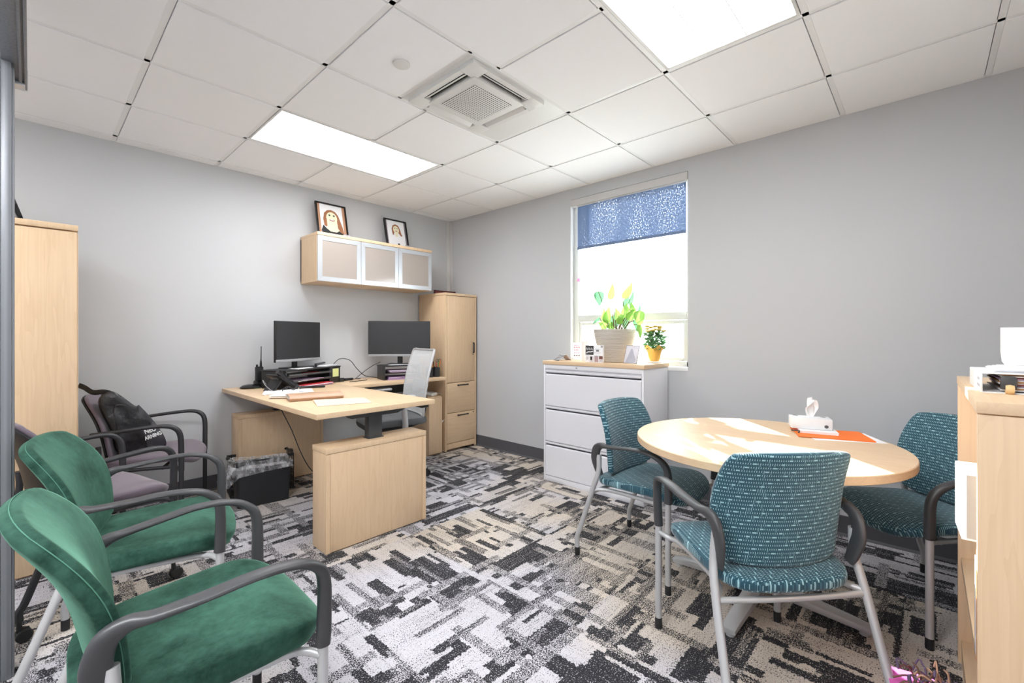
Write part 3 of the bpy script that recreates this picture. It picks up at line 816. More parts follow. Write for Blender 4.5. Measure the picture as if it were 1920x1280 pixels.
bm = nb(); bx(bm, -.15, .15, -.012, .012, 0, .006, .002); bx(bm, -.15, .15, -.012, .012, .04, .055, .004); bx(bm, -.15, -.13, -.012, .012, .006, .04, .003); bx(bm, .13, .15, -.012, .012, .006, .04, .003); ob('frame', bm, flat('dark_red_wood', (.36, .13, .14), .4), r)
bm = nb(); bx(bm, -.13, .13, -.004, .006, .006, .04); ob('plaque', bm, flat('red_brown', (.50, .25, .22), .5, var=.3, vscale=60), r)

# wall cabinet
WX0, WX1, WD, Z0, Z1 = -1.735, -.537, .355, 1.688, 2.112
r = thing('wall_cabinet', 'wall mounted maple cabinet with three aluminium framed glass doors', 'cabinet', ((WX0+WX1)/2, 0, Z0))
hw = (WX1-WX0)/2; hh = Z1-Z0
bm = nb(); bx(bm, -hw, hw, -WD+.02, -.001, 0, .018, .001); bx(bm, -hw, hw, -WD, -.001, hh-.027, hh, .002)
bx(bm, -hw, -hw+.02, -WD+.021, -.001, .018, hh-.027); bx(bm, hw-.02, hw, -WD+.021, -.001, .018, hh-.027); bx(bm, -hw, hw, -.02, -.001, .018, hh-.027); ob('body', bm, M['wood'], r)
dw = (2*hw-.012)/3
for i in range(3):
    x0 = -hw+.003+i*(dw+.003); x1 = x0+dw; z0, z1 = .004, hh-.030; f_ = .040; y0, y1 = -WD+.001, -WD+.019
    bm = nb()
    for pts in (((x0, z0), (x1, z0), (x1-f_, z0+f_), (x0+f_, z0+f_)), ((x0, z1), (x0+f_, z1-f_), (x1-f_, z1-f_), (x1, z1)), ((x0, z0), (x0+f_, z0+f_), (x0+f_, z1-f_), (x0, z1)), ((x1, z0), (x1, z1), (x1-f_, z1-f_), (x1-f_, z0+f_))):
        c_ = (sum(p[0] for p in pts)/4, sum(p[1] for p in pts)/4)
        q = [((p[0]-c_[0])*.998+c_[0], (p[1]-c_[1])*.997+c_[1]) for p in pts]
        prism(bm, q, -y1, -y0, Matrix.Rotation(PI/2, 4, 'X'))
    d_ = ob('door', bm, M['alu'], r, 20)
    bm = nb(); bx(bm, x0+f_-.003, x1-f_+.003, y0+.004, y0+.008, z0+f_-.003, z1-f_+.003); ob('glass_panel', bm, M['frost'], d_)

# framed drawings
paperm = flat('drawing_paper', (.90, .90, .91), .8, var=.02); hair = flat('crayon_brown', (.62, .42, .30), .9, var=.3, vscale=80); skin = flat('crayon_skin', (.90, .87, .75), .9, var=.03)
inkb = flat('crayon_black', (.20, .21, .22), .9, var=.4, vscale=120); matb = flat('brown_mat', (.70, .53, .42), .8); grn = flat('crayon_green', (.35, .45, .38), .9); lip = flat('crayon_rose', (.70, .50, .50), .9); matg = flat('grey_mat', (.48, .44, .47), .8)
def framed(label, x, w, h, lean, kind, y, tilt=0):
    r = thing('framed_drawing', label, 'framed picture', (x, y, Z1+.001), 0, 'drawings above the wall cabinet'); A = Matrix.Rotation(lean, 4, 'X')
    def pr_(bm, o, a, b, mi=0): prism(bm, o, a, b, A @ Matrix.Rotation(PI/2, 4, 'X'), mi)
    b_ = .014; bm = nb()
    for o in (((-w/2, 0), (w/2, 0), (w/2, b_), (-w/2, b_)), ((-w/2, h-b_), (w/2, h-b_), (w/2, h), (-w/2, h)), ((-w/2, b_), (-w/2+b_, b_), (-w/2+b_, h-b_), (-w/2, h-b_)), ((w/2-b_, b_), (w/2, b_), (w/2, h-b_), (w/2-b_, h-b_))): pr_(bm, o, -.008, .010)
    ob('frame', bm, M['blackgloss'], r)
    bm = nb(); pr_(bm, [(-w/2+b_, b_), (w/2-b_, b_), (w/2-b_, h-b_), (-w/2+b_, h-b_)], -.006, .0, 0)
    mw = w-2*b_-(.05 if kind == 0 else .035)
    pr_(bm, [(-mw/2, b_), (mw/2, b_), (mw/2, h-b_), (-mw/2, h-b_)], .0, .0008, 1)
    ob('mat_board', bm, [matb if kind == 0 else matg, paperm], r)
    bm = nb(); k = .0010; s = h/.28
    def P_(o, mi, lv): pr_(bm, [(a*s, b*s) for a, b in o], .0008+lv*k, .0008+(lv+1)*k*.9, mi)
    if kind == 0:
        P_([(-.062, .10), (-.066, .15), (-.055, .20), (-.03, .225), (0, .232), (.03, .222), (.052, .195), (.066, .15), (.080, .10), (.088, .04), (.03, .06), (-.03, .08)], 0, 0)
        P_([(-.080, .014), (-.086, .06), (-.070, .102), (-.050, .080), (0, .055), (.045, .07), (.078, .05), (.086, .014)], 2, 1)
        P_(ell(0, .165, .042, .048), 1, 1); P_([(-.040, .15), (.038, .15), (.040, .09), (.052, .072), (.03, .056), (-.02, .056), (-.05, .08), (-.040, .10)], 1, 2)
        for sx in (-1, 1): P_(ell(.017*sx, .185, .008, .008, 12), 3, 3); P_(ell(.017*sx, .185, .003, .003, 8), 2, 4)
        P_(ell(0, .148, .022, .009, 14), 4, 3); P_(ell(0, .151, .016, .004, 12), 5, 4)
    else:
        P_([(-.040, .14), (-.044, .19), (-.03, .225), (0, .24), (.03, .228), (.044, .19), (.052, .15), (.062, .135), (.045, .13), (.02, .16), (-.02, .16), (-.03, .13)], 0, 0)
        P_(ell(0, .186, .030, .036), 1, 1); P_([(-.012, .16), (.012, .16), (.012, .12), (-.012, .12)], 1, 1)
        P_([(-.060, .014), (-.055, .09), (-.03, .12), (0, .10), (.03, .12), (.060, .09), (.062, .014)], 5, 1)
        for sx in (-1, 1): P_(ell(.012*sx, .198, .005, .005, 10), 3, 3)
        P_(ell(0, .172, .012, .005, 12), 4, 3); P_([(.004, .014), (.0, .055), (.012, .06), (.022, .055), (.020, .014)], 2, 2)
    ob('drawing', bm, [hair, skin, inkb, grn, lip, paperm], r)
framed('framed crayon drawing of a person with long brown hair and black top', -1.492, .290, .345, R(-13), 0, -.145)
framed('framed crayon drawing of a person in white, right of the other drawing', -.805, .265, .325, R(-13), 1, -.145)
for lab, x in (('small card with a dark emblem against the left framed drawing', -1.40), ('small card with a dark emblem against the right framed drawing', -.735)):
    r = thing('small_card', lab, 'card', (x, -.215, Z1), R(-6), 'small cards in front of the drawings')
    bm = nb(); box(bm, (0, 0, .022), (.062, .003, .044), 0, rot=(R(-12), 0, 0)); ob('card', bm, flat('silver_card', (.62, .62, .66), .4), r)
    bm = nb(); sweep(bm, [(.012*math.cos(R(a)), -.0045, .016+.016*math.sin(R(a))) for a in range(-10, 191, 20)], .003, seg=6); ob('emblem', bm, M['black'], r)

# monitors
def monitor(label, loc, rz, w, h, base_h, tilt=0):
    r = thing('monitor', label, 'monitor', loc, rz, None)     # faces -y
    z0 = base_h
    bm = nb(); bx(bm, -w/2, w/2, 0, .022, z0, z0+h, .004); box(bm, (0, .03, z0+h*.45), (w*.55, .03, h*.5), .012); ob('housing', bm, M['black'], r)
    bm = nb(); bx(bm, -w/2+.006, w/2-.006, -.002, .001, z0+.024, z0+h-.006); ob('screen', bm, M['screen'], r)
    bm = nb(); bx(bm, -w/2, w/2, -.005, .001, z0, z0+.022, .002); ob('chin_bar', bm, M['grey'], r)
    bm = nb(); box(bm, (0, .05, z0*.5+.05), (.05, .02, z0+.10), .005); box(bm, (0, .03, .004), (.22, .17, .008), .003); ob('stand', bm, M['black'], r)
    return r
# desk organiser (left)
OR = R(24)
r = thing('desk_organizer', 'black riser shelf of paper trays under the left monitor', 'organizer', (-1.80, -.225, DZ), OR)
bm = nb(); bx(bm, -.315, .315, -.13, .13, .137, .148, .003); bx(bm, -.31, -.295, -.125, .125, 0, .137, .002); bx(bm, .295, .31, -.125, .125, 0, .137, .002); bx(bm, .175, .187, -.125, .125, 0, .137, .002); ob('frame', bm, M['black'], r)
for z in (.048, .098):
    bm = nb(); bx(bm, -.294, .174, -.14, .12, z, z+.005, .001); bx(bm, -.294, .174, -.142, -.136, z, z+.016, .002); ob('tray', bm, M['dark'], r)
bm = nb(); bx(bm, .187, .30, -.128, -.120, 0, .137, .002); ob('end_panel', bm, M['black'], r)
def stack(label, name, cat, loc, rz, w, d, mats, n=4, jig=.012, th=.0025, group=None):
    bm = nb()
    for i in range(n):
        box(bm, (random.uniform(-jig, jig), random.uniform(-jig, jig), th*(i+.5)), (w, d, th*.9), 0, mi=i % len(mats), rot=(0, 0, random.uniform(-.05, .05)))
    return tag(ob(name, bm, mats), label, cat, loc, rz, group)
co, so = math.cos(OR), math.sin(OR)
def O(x, y, z): return (-1.80+co*x-so*y, -.225+so*x+co*y, DZ+z)
stack('white papers on the middle tray of the black organizer', 'paper_stack', 'papers', O(-.06, -.03, .053), OR, .28, .21, [M['paper'], M['lilac']], 4)
stack('red booklet on the top tray of the black organizer', 'red_booklet', 'booklet', O(.02, -.08, .103), OR, .14, .11, [M['red']], 2, .003, .004)
stack('red folder over lilac papers on the bottom of the black organizer', 'red_folder', 'folder', O(-.02, -.075, .001), OR, .33, .22, [M['lilac'], M['paper'], M['lilac'], M['red']], 8)
bm = nb(); bx(bm, -.038, .038, -.001, .001, 0, .072, 0)
tag(ob('sticky_note', bm, M['yellow']), 'pale yellow sticky note stuck on the black organizer', 'sticky note', O(.243, -.132, .055), OR)
stack('white papers on the top shelf under the left monitor', 'paper_stack', 'papers', O(-.10, -.07, .149), OR+.2, .20, .10, [M['paper'], M['grey']], 3, .004, .0016)
stack('white notepad on the right end of the organizer top', 'notepad', 'notepad', O(.22, -.06, .149), OR, .14, .09, [M['paper']], 4)
r = thing('stapler', 'small black stapler on the right end of the organizer', 'stapler', O(.20, .0, .149), OR)
bm = nb(); box(bm, (0, 0, .006), (.11, .028, .012), .004); ob('base', bm, M['black'], r)
bm = nb(); box(bm, (-.004, 0, .024), (.11, .03, .016), .006, rot=(0, R(-5), 0)); ob('top_arm', bm, M['dark'], r)
monitor('black monitor at the left standing on the black organizer', O(-.05, -.005, .149), R(26), .505, .335, .058)
# organiser (right)
r = thing('desk_riser', 'black wire riser with papers under the right monitor', 'organizer', (-.93, -.35, DZ), R(-14))
bm = nb(); bx(bm, -.19, .19, -.11, .11, .128, .140, .003); bx(bm, -.185, -.17, -.105, .105, 0, .128, .002); bx(bm, .17, .185, -.105, .105, 0, .128, .002); bx(bm, -.17, .17, -.1, .1, .062, .067); ob('frame', bm, M['black'], r)
stack('purple and white papers on the middle shelf of the right riser', 'paper_stack', 'papers', (-.93, -.36, DZ+.0675), R(-12), .26, .18, [flat('plum', (.35, .22, .32), .6), M['paper'], M['lilac']], 6, .01, .004)
stack('lilac notebook at the bottom of the right riser', 'notebook', 'notebook', (-.93, -.36, DZ+.001), R(-16), .28, .19, [M['lilac'], flat('plum2', (.40, .30, .45), .6)], 6, .006, .005)
stack('white papers under the stand of the right monitor', 'paper_stack', 'papers', (-.96, -.40, DZ+.1405), R(-10), .2, .07, [M['paper']], 3, .004, .0015)
monitor('wide black monitor at the right near the tall cabinet', (-.925, -.345, DZ+.1405), R(-42), .60, .348, .078)

# desk phone
r = thing('desk_phone', 'black desk telephone with handset and coiled cord on the desk', 'telephone', (-2.085, -.475, DZ), R(14))
bm = nb()
prism(bm, [(.095, .0), (.108, .010), (-.040, .128), (-.062, .118)], -.085, .085, Matrix.Rotation(PI/2, 4, 'X')); prism(bm, [(-.095, .0), (-.075, .0), (-.012, .072), (-.030, .088)], -.06, .06, Matrix.Rotation(PI/2, 4, 'X')); bmesh.ops.bevel(bm, geom=bm.edges[:], offset=.004, segments=2, affect='EDGES'); ob('base', bm, M['black'], r)
bm = nb(); sweep(bm, [(-.062, -.072, .150), (-.042, -.075, .138), (0, -.076, .10), (.045, -.076, .064), (.085, -.075, .034), (.097, -.074, .018)], [.026, .029, .020, .020, .028, .022], [.016, .02, .014, .014, .02, .014], side=(0, 1, 0), n=5, seg=12); ob('handset', bm, M['blackgloss'], r)
bm = nb()
for i in range(3):
    for j in range(4): box(bm, (-.005+.012*j-.03, -.015+.03*i, .098-.0105*j+.003), (.014, .02, .006), .002, rot=(0, R(43), 0))
ob('keypad', bm, M['grey'], r)
bm = nb(); hx = []
for k in range(150):
    t_ = k/149; c_ = Vector((-.07+.16*t_, -.13-.03*math.sin(t_*PI), .012+.02*math.sin(t_*PI*2)**2)); a_ = t_*2*PI*16
    hx.append(c_+Vector((0, .008*math.cos(a_), .008*math.sin(a_)+.004)))
sweep(bm, hx, .0018, seg=5); ob('coiled_cord', bm, M['dark'], r)
bm = nb(); sweep(bm, [(-.09, .02, .05), (-.13, .0, .09), (-.14, -.04, .06), (-.11, -.06, .02), (-.08, -.07, .004)], .0022, seg=6, n=6); ob('cable', bm, M['grey'], r)
# walkie talkie in charger
r = thing('two_way_radio', 'black two-way radio with tall antenna standing in a charger base', 'radio', (-2.16, -.155, DZ), R(15))
bm = nb(); lathe(bm, [(.05, 0), (.078, .002), (.08, .012), (.06, .026), (.03, .032), (.001, .033)], (-.03, 0, 0), 28); bmesh.ops.scale(bm, vec=(1, .85, 1), verts=bm.verts); box(bm, (.04, 0, .03), (.07, .06, .06), .012); ob('charger_base', bm, M['blackgloss'], r)
bm = nb(); box(bm, (.04, 0, .105), (.056, .036, .13), .008); lathe(bm, [(.008, .17), (.008, .186), (.004, .188)], (.022, 0, 0), 12); ob('radio_body', bm, M['black'], r)
bm = nb(); sweep(bm, [(.055, 0, .165), (.055, 0, .20), (.056, 0, .23), (.058, 0, .335)], [.009, .008, .004, .003], seg=10); ob('antenna', bm, M['black'], r)
bm = nb(); sweep(bm, [(-.10, 0, .006), (-.06, -.055, .004), (0, -.068, .004), (.07, -.04, .004)], .0022, seg=6, n=5); ob('green_rim', bm, flat('green_edge', (.30, .42, .33), .5), r)
r = tag(ob('handset_cradle', (lambda b: (box(b, (0, 0, .009), (.19, .035, .016), .007), b)[1])(nb()), M['blackgloss']), 'slim black remote lying on the desk right of the telephone', 'remote', (-1.84, -.50, DZ), R(-22))
# papers on desk
bm = nb()
for i, (dx, dy, a_) in enumerate(((0, 0, 0), (.012, -.02, .05), (-.01, .012, -.04), (.02, .01, .02))): box(bm, (dx, dy, .0015+.002*i), (.30, .24, .0012), 0, rot=(0, 0, a_), mi=0 if i != 1 else 1)
box(bm, (.015, -.075, .0092), (.28, .004, .0006), 0, mi=2, rot=(0, 0, .02)); box(bm, (.09, -.085, .0092), (.03, .018, .0006), 0, mi=3)
tag(ob('paper_stack', bm, [M['paper'], M['cream'], flat('blue_line', (.40, .45, .62), .8), flat('blue_print', (.35, .42, .58), .8)]), 'white forms with a blue line spread at the desk edge', 'papers', (-2.09, -.66, DZ), R(-20))
stack('grey booklets under the white forms at the desk edge', 'booklet_stack', 'booklets', (-2.21, -.93, DZ), R(-38), .16, .12, [M['grey'], M['paper'], M['cream']], 5, .012, .004)
# leather portfolio
r = thing('leather_portfolio', 'tan leather folded portfolio lying on the desk', 'portfolio', (-2.085, -1.105, DZ), R(-14))
bm = nb(); L = .33; hwid = .105
prof = [(-hwid, .002), (-hwid-.012, .018), (-hwid, .034), (0, .040), (hwid, .024), (hwid, .020), (0, .034), (-hwid+.004, .029), (-hwid-.004, .018), (-hwid+.004, .007), (0, .006), (hwid, .006), (hwid, .001), (0, .0005)]
prism(bm, [(a, b) for a, b in prof], -L/2, L/2, Matrix.Rotation(R(90), 4, 'Z') @ Matrix.Rotation(PI/2, 4, 'X')); ob('cover', bm, M['leather'], r, 50)
bm = nb()
for i in range(5): box(bm, (random.uniform(-.004, .004), .008, .009+.004*i), (L-.012, .17, .003), 0, mi=i % 2)
ob('pages', bm, [M['grey'], M['paper']], r)
bm = nb()
sheet(bm, lambda a, b: Vector((-.16+.32*a, -.13+.26*b, .003+.010*(1-a)*(b > .001)*math.sin(b*PI*.5)*.6)), 10, 10, .0012)
sheet(bm, lambda a, b: Vector((-.158+.31*a, -.128+.25*b, .0014)), 2, 2, .0012)
tag(ob('manila_folder', bm, M['cream']), 'open cream manila folder at the front corner of the desk', 'folder', (-2.04, -1.415, DZ), R(-18))
# cables
def cable(name, label, pts, rad=.003, mat=None, cat='cable'):
    bm = nb(); o_ = Vector(pts[0]); sweep(bm, [Vector(p)-o_ for p in pts], rad, seg=7, n=8)
    return tag(ob(name, bm, mat or M['black']), label, cat, o_)
cable('looped_cable', 'black cable looping up against the wall between the monitors', [(-1.32, -.10, DZ+.004), (-1.38, -.08, DZ+.004), (-1.45, -.06, DZ+.05), (-1.46, -.05, DZ+.13), (-1.39, -.045, DZ+.20), (-1.29, -.05, DZ+.185), (-1.22, -.06, DZ+.10), (-1.15, -.08, DZ+.03), (-1.05, -.10, DZ+.006), (-1.0, -.13, DZ+.004)], .0035)
cable('monitor_cable', 'black cable running from the right monitor down to the worktop', [(-1.03, -.17, DZ+.16), (-1.08, -.13, DZ+.13), (-1.16, -.09, DZ+.07), (-1.24, -.07, DZ+.003)], .003)
r = thing('power_strip', 'tangle of black plugs and leads on the worktop beside the organizer', 'power strip', (-1.43, -.16, DZ), R(10))
bm = nb(); box(bm, (-.03, -.04, .018), (.05, .035, .034), .006); box(bm, (.08, .0, .012), (.09, .03, .022), .006); ob('plug', bm, M['black'], r)
bm = nb()
for k in range(5): sweep(bm, [(-.13, .03-.015*k, .008), (-.09, -.01+.01*k, .02+.004*k), (-.05, .02-.01*k, .008), (.02, .012*(k-2), .012), (.08, .01, .008), (.16+.02*k, .03, .005), (.22, .01+.01*k, .004)], .0025, seg=6, n=5)
ob('leads', bm, M['black'], r)
cable('stylus_cable', 'short black cord end lying on the worktop', [(-1.42, -.30, DZ+.004), (-1.36, -.30, DZ+.004), (-1.27, -.285, DZ+.005), (-1.23, -.27, DZ+.005)], .003)
cable('hanging_cable', 'grey cable hanging beneath the desk behind the waste bin', [(-2.08, -.42, .765), (-2.03, -.36, .64), (-1.94, -.34, .45), (-1.86, -.32, .25), (-1.78, -.30, .1), (-1.70, -.30, .01)], .004, M['dark'])
cable('under_desk_cable', 'short black cable curving under the desktop', [(-1.72, -.5, .765), (-1.72, -.42, .68), (-1.76, -.33, .64), (-1.82, -.28, .62)], .003)
# pen cups
def pencup(label, loc, n):
    r = thing('pen_cup', label, 'pen cup', loc, 0, 'black pen cups')
    bm = nb(); lathe(bm, [(.001, 0), (.036, 0), (.038, .002), (.038, .10), (.035, .10), (.035, .004), (.001, .004)], seg=20); ob('cup', bm, M['black'], r)
    cols = [(.93, .50, .20), (.95, .72, .25), (.35, .60, .30), (.85, .30, .25), (.15, .15, .16)]
    for i in range(n):
        a_ = i*2.4; bm = nb(); t0 = Vector((.012*math.cos(a_), .012*math.sin(a_), .008)); t1 = Vector((.045*math.cos(a_), .045*math.sin(a_), .15+.012*(i % 3)))
        sweep(bm, [t0, t0.lerp(t1, .95), t1], [.0042, .0042, .0015], seg=8); ob('pen', bm, flat('pen_colour', cols[i % 5], .4), r)
    if n > 4:
        bm = nb()
        for q in (-1, 1): sweep(bm, [(.02+.018*math.cos(R(a))+q*.016, -.01, .165+.014*math.sin(R(a))) for a in range(0, 360, 30)], .003, seg=6, closed=True)
        ob('scissors_handle', bm, M['dark'], r)
pencup('black pen cup full of coloured pens beside the tall cabinet', (-.555, -.45, DZ), 6)
pencup('black pen cup at the left of the fuller one', (-.63, -.44, DZ), 2)

# ------------------------------------------------------------------ office chair
r = thing('office_chair', 'grey mesh office chair with white frame behind the desk', 'office chair', (-1.30, -.80, 0), R(167))   # forward +x
bm = nb()
for k in range(5):
    a_ = R(72*k+20); sweep(bm, [(0.02*math.cos(a_), .02*math.sin(a_), .11), (.16*math.cos(a_), .16*math.sin(a_), .10), (.30*math.cos(a_), .30*math.sin(a_), .075)], [.03, .024, .018], [.02, .018, .012], side=(-math.sin(a_), math.cos(a_), 0), seg=10, n=3)
ob('star_base', bm, M['silver'], r)
for k in range(5):
    a_ = R(72*k+20); x, y = .30*math.cos(a_), .30*math.sin(a_)
    bm = nb()
    for q in (-1, 1): lathe(bm, [(.004, -.009), (.026, -.009), (.029, -.004), (.029, .004), (.026, .009), (.004, .009)], (x, y+q*.014, .029), 20, 0, 'y')
    sweep(bm, [(x, y, .04), (x, y, .075)], .008, seg=8); ob('caster', bm, M['black'], r)
bm = nb(); lathe(bm, [(.03, .09), (.03, .25), (.018, .26), (.018, .42)], seg=16); box(bm, (-.01, 0, .43), (.22, .16, .05), .015); ob('gas_lift', bm, M['dark'], r)
def osurf(u, v):
    z = .515-.03*(max(0, u-.12)/.12)**2-.012*(1-(v/.25)**2); return (u, v, z), Vector((.25*max(0, u-.12)/.12, 0, 1)).normalized()
bm = nb(); cushion(bm, rrect(.50, .50, .11, 8), osurf, .042, .035, edge=.5); ob('seat', bm, M['gfab'], r)
def mb(u, v):   # u -1..1 , v 0..1
    w = .225+.03*math.sin(v*PI*.8)-.015*v
    x = -.225-.10*v**1.2+.03*math.sin(v*PI)*.6+.03*u*u; return Vector((x, u*w, .55+.55*v))
bm = nb(); uvl = bm.loops.layers.uv.active
n_, m_ = 20, 26; g = [[bm.verts.new(mb(-1+2*i/n_, j/m_)) for j in range(m_+1)] for i in range(n_+1)]
for i in range(n_):
    for j in range(m_):
        f = bm.faces.new((g[i][j], g[i+1][j], g[i+1][j+1], g[i][j+1]))
        for l, (a_, b_) in zip(f.loops, ((i, j), (i+1, j), (i+1, j+1), (i, j+1))): l[uvl].uv = (a_/n_*.42, b_/m_*.55)
bk = ob('backrest', bm, M['mesh'], r)
loop = [mb(-1, k/8) for k in range(0, 9)]+[mb(-1+2*k/6, 1) for k in range(1, 6)]+[mb(1, 1-k/8) for k in range(0, 9)]+[mb(1-2*k/6, 0) for k in range(1, 6)]
bm = nb(); sweep(bm, loop, .010, .008, seg=8, n=2, closed=True); ob('back_frame', bm, M['silver'], r)
bm = nb(); sweep(bm, [(-.05, 0, .43), (-.22, 0, .45), (-.30, 0, .56), (-.31, 0, .70)], [.04, .04, .03, .02], .012, side=(0, 1, 0), n=4, seg=10); ob('back_support', bm, M['dark'], r)
bm = nb(); box(bm, (-.255, .0, .80), (.006, .30, .075), .003, rot=(0, R(-10), 0)); ob('lumbar_pad', bm, M['white'], r)
for s in (-1, 1):
    bm = nb(); sweep(bm, [(-.02, s*.20, .44), (-.02, s*.27, .46), (-.015, s*.29, .52), (.0, s*.292, .715)], [.014, .018, .022, .02], [.028, .028, .024, .022], side=(0, 1, 0), n=4, seg=12); st = ob('arm_post', bm, M['silver'], r)
    bm = nb(); sweep(bm, [(-.10, s*.285, .732), (-.08, s*.285, .732), (0, s*.285, .732), (.12, s*.28, .732), (.15, s*.28, .729)], [.02, .036, .042, .038, .02], [.008, .013, .013, .013, .008], side=(0, 1, 0), n=4, seg=14, power=.8); ob('arm_pad', bm, M['silver'], r)

# ------------------------------------------------------------------ waste bin, crate
r = thing('waste_bin', 'black rectangular waste bin lined with a clear plastic bag', 'waste bin', (-2.222, -.52, 0), R(-9))
bm = nb()
def ringpts(w, d, rr, z): return [Vector((x, y, z)) for x, y in rrect(w, d, rr, 5)]
def loft(bm, rings, cap0=True, cap1=False, mi=0):
    vs = [[bm.verts.new(p) for p in ring] for ring in rings]; n = len(vs[0]); fs = []
    for A, B in zip(vs, vs[1:]):
        for k in range(n): fs.append(bm.faces.new((A[k], A[(k+1) % n], B[(k+1) % n], B[k])))
    if cap0: fs.append(bm.faces.new(list(reversed(vs[0]))))
    if cap1: fs.append(bm.faces.new(vs[-1]))
    for f in fs: f.material_index = mi
    return fs
loft(bm, [ringpts(.335, .205, .025, 0), ringpts(.352, .228, .028, .262), ringpts(.362, .238, .032, .264), ringpts(.362, .238, .032, .276), ringpts(.345, .222, .028, .276), ringpts(.325, .195, .024, .01)], True, True); ob('bin', bm, M['black'], r)
bm = nb()
def lin_ring(w, d, z, amp, seed, f=1.0):
    o = []
    for i, (x, y) in enumerate(rrect(w, d, .05, 9)):
        a_ = math.atan2(y, x); n1 = noise.noise(Vector((math.cos(a_)*3, math.sin(a_)*3, seed)))
        n2 = noise.noise(Vector((math.cos(a_)*9, math.sin(a_)*9, seed)))
        k = 1+amp*n1*.8+amp*n2*.5; o.append(Vector((x*k, y*k, z+.05*f*n1+.03*f*n2)))
    return o
rings = [lin_ring(.20, .10, .12, .2, 1, .6), lin_ring(.30, .19, .20, .05, 2, .3), lin_ring(.335, .22, .275, .02, 3, .05), lin_ring(.365, .248, .300, .04, 4, .5), lin_ring(.385, .265, .288, .05, 5, .3), lin_ring(.388, .270, .250, .07, 6, .4)]
for ring in rings[3:]:
    for p in ring:
        if p.x < -.10:
            k = (-p.x-.10)/.1; p.x -= .045*k; p.z -= (.05*k if ring is not rings[3] else -.01)
        if ring is rings[5] and p.x > -.1: p.z += .018*math.sin(p.x*22)
for p in rings[5]:
    if p.x < -.18: p.z -= .05; p.x -= .03
loft(bm, rings, True, False); bmesh.ops.subdivide_edges(bm, edges=bm.edges[:], cuts=1, use_grid_fill=True)
for v in bm.verts: v.co += Vector((noise.noise(v.co*34), noise.noise(v.co*34+Vector((5, 0, 0))), noise.noise(v.co*34+Vector((0, 9, 0)))))*.007
ob('bin_liner', bm, M['liner'], r, 70)
r = thing('storage_crate', 'black plastic crate with hand holes behind the waste bin', 'crate', (-2.145, -.255, 0), R(-9))
bm = nb()
W2, D2, H2 = .43, .24, .28
for s in (-1, 1):
    for z in (.012, .075, .135, .195, H2-.012): box(bm, (s*W2/2, 0, z), (.008, D2, .02), .002)
    for y in (-.115, -.06, 0, .06, .115): box(bm, (s*W2/2, y, H2/2), (.007, .012, H2), .002)
    for z in (.012, .075, .135, .195, H2-.012): box(bm, (0, s*D2/2, z), (W2, .008, .02), .002)
    for k in range(8): box(bm, (-W2/2+.03+k*(W2-.06)/7, s*D2/2, H2/2), (.012, .007, H2), .002)
box(bm, (0, 0, .006), (W2, D2, .01), .002)
for sx in (-1, 1): box(bm, (sx*(W2/2+.006), 0, H2-.006), (.025, .06, .024), .005)
ob('crate_shell', bm, M['black'], r)

# ------------------------------------------------------------------ white filing cabinet
FZ = 1.012
r = thing('filing_cabinet', 'white lateral filing cabinet with a maple top beneath the window', 'filing cabinet', (-.215, -2.215, 0))
hy = .457
bm = nb(); bx(bm, -.19, .20, -hy, hy, .0, FZ-.03, .003); bx(bm, -.205, -.19, -hy, -hy+.018, 0, FZ-.03, .002); bx(bm, -.205, -.19, hy-.018, hy, 0, FZ-.03, .002); bx(bm, -.205, -.19, -hy+.018, hy-.018, 0, .042, .002); bx(bm, -.205, -.19, -hy+.018, hy-.018, .945, FZ-.03, .002); ob('body', bm, M['cabwhite'], r)
bm = nb(); bx(bm, -.212, .205, -hy-.006, hy+.006, FZ-.03, FZ, .002); ob('top', bm, M['wood_y'], r)
zs = [.045, .335, .635, .938]
for a_, b_ in zip(zs, zs[1:]):
    bm = nb(); y0, y1 = -hy+.021, hy-.021
    pr_ = [(-.186, a_+.003), (-.205, a_+.003), (-.205, b_-.045), (-.190, b_-.036), (-.190, b_-.028), (-.205, b_-.018), (-.205, b_-.006), (-.186, b_-.006)]
    A = [bm.verts.new((x, y0, z)) for x, z in pr_]; B = [bm.verts.new((x, y1, z)) for x, z in pr_]; n = len(pr_)
    bm.faces.new(A); bm.faces.new(B)
    for i in range(n): bm.faces.new((A[i], A[(i+1) % n], B[(i+1) % n], B[i]))
    ob('drawer', bm, M['cabwhite'], r)
bm = nb(); lathe(bm, [(.007, 0), (.007, -.004), (.001, -.004)], (-.206, .12, .963), 14, 0, 'x'); ob('lock', bm, M['grey'], r)

# things on the filing cabinet
def leaf(bm, base, dirv, L, W, droop, mi=0, twist=0.0):
    d = Vector(dirv).normalized(); up = Vector((0, 0, 1)); s = d.cross(up)
    s = s.normalized() if s.length > .01 else Vector((1, 0, 0)); n = s.cross(d)
    s2 = s*math.cos(twist)+n*math.sin(twist); n2 = n*math.cos(twist)-s*math.sin(twist)
    prof = [(0, .35), (.06, .75), (.18, 1.0), (.35, .98), (.55, .80), (.75, .50), (.9, .22), (1.0, .0)]
    rows = []
    for t_, w in prof:
        c_ = Vector(base)+d*L*t_-up*droop*L*t_*t_; hw_ = W*w/2
        rows.append([c_+s2*hw_+n2*hw_*.3, c_, c_-s2*hw_+n2*hw_*.3])
    vs = [[bm.verts.new(p) for p in row] for row in rows]
    for a, b in zip(vs, vs[1:]):
        for k in range(2):
            f = bm.faces.new((a[k], a[k+1], b[k+1], b[k])); f.material_index = mi
r = thing('potted_plant', 'large leafy plant in a big ribbed beige planter on the filing cabinet', 'potted plant', (-.20, -2.312, FZ))
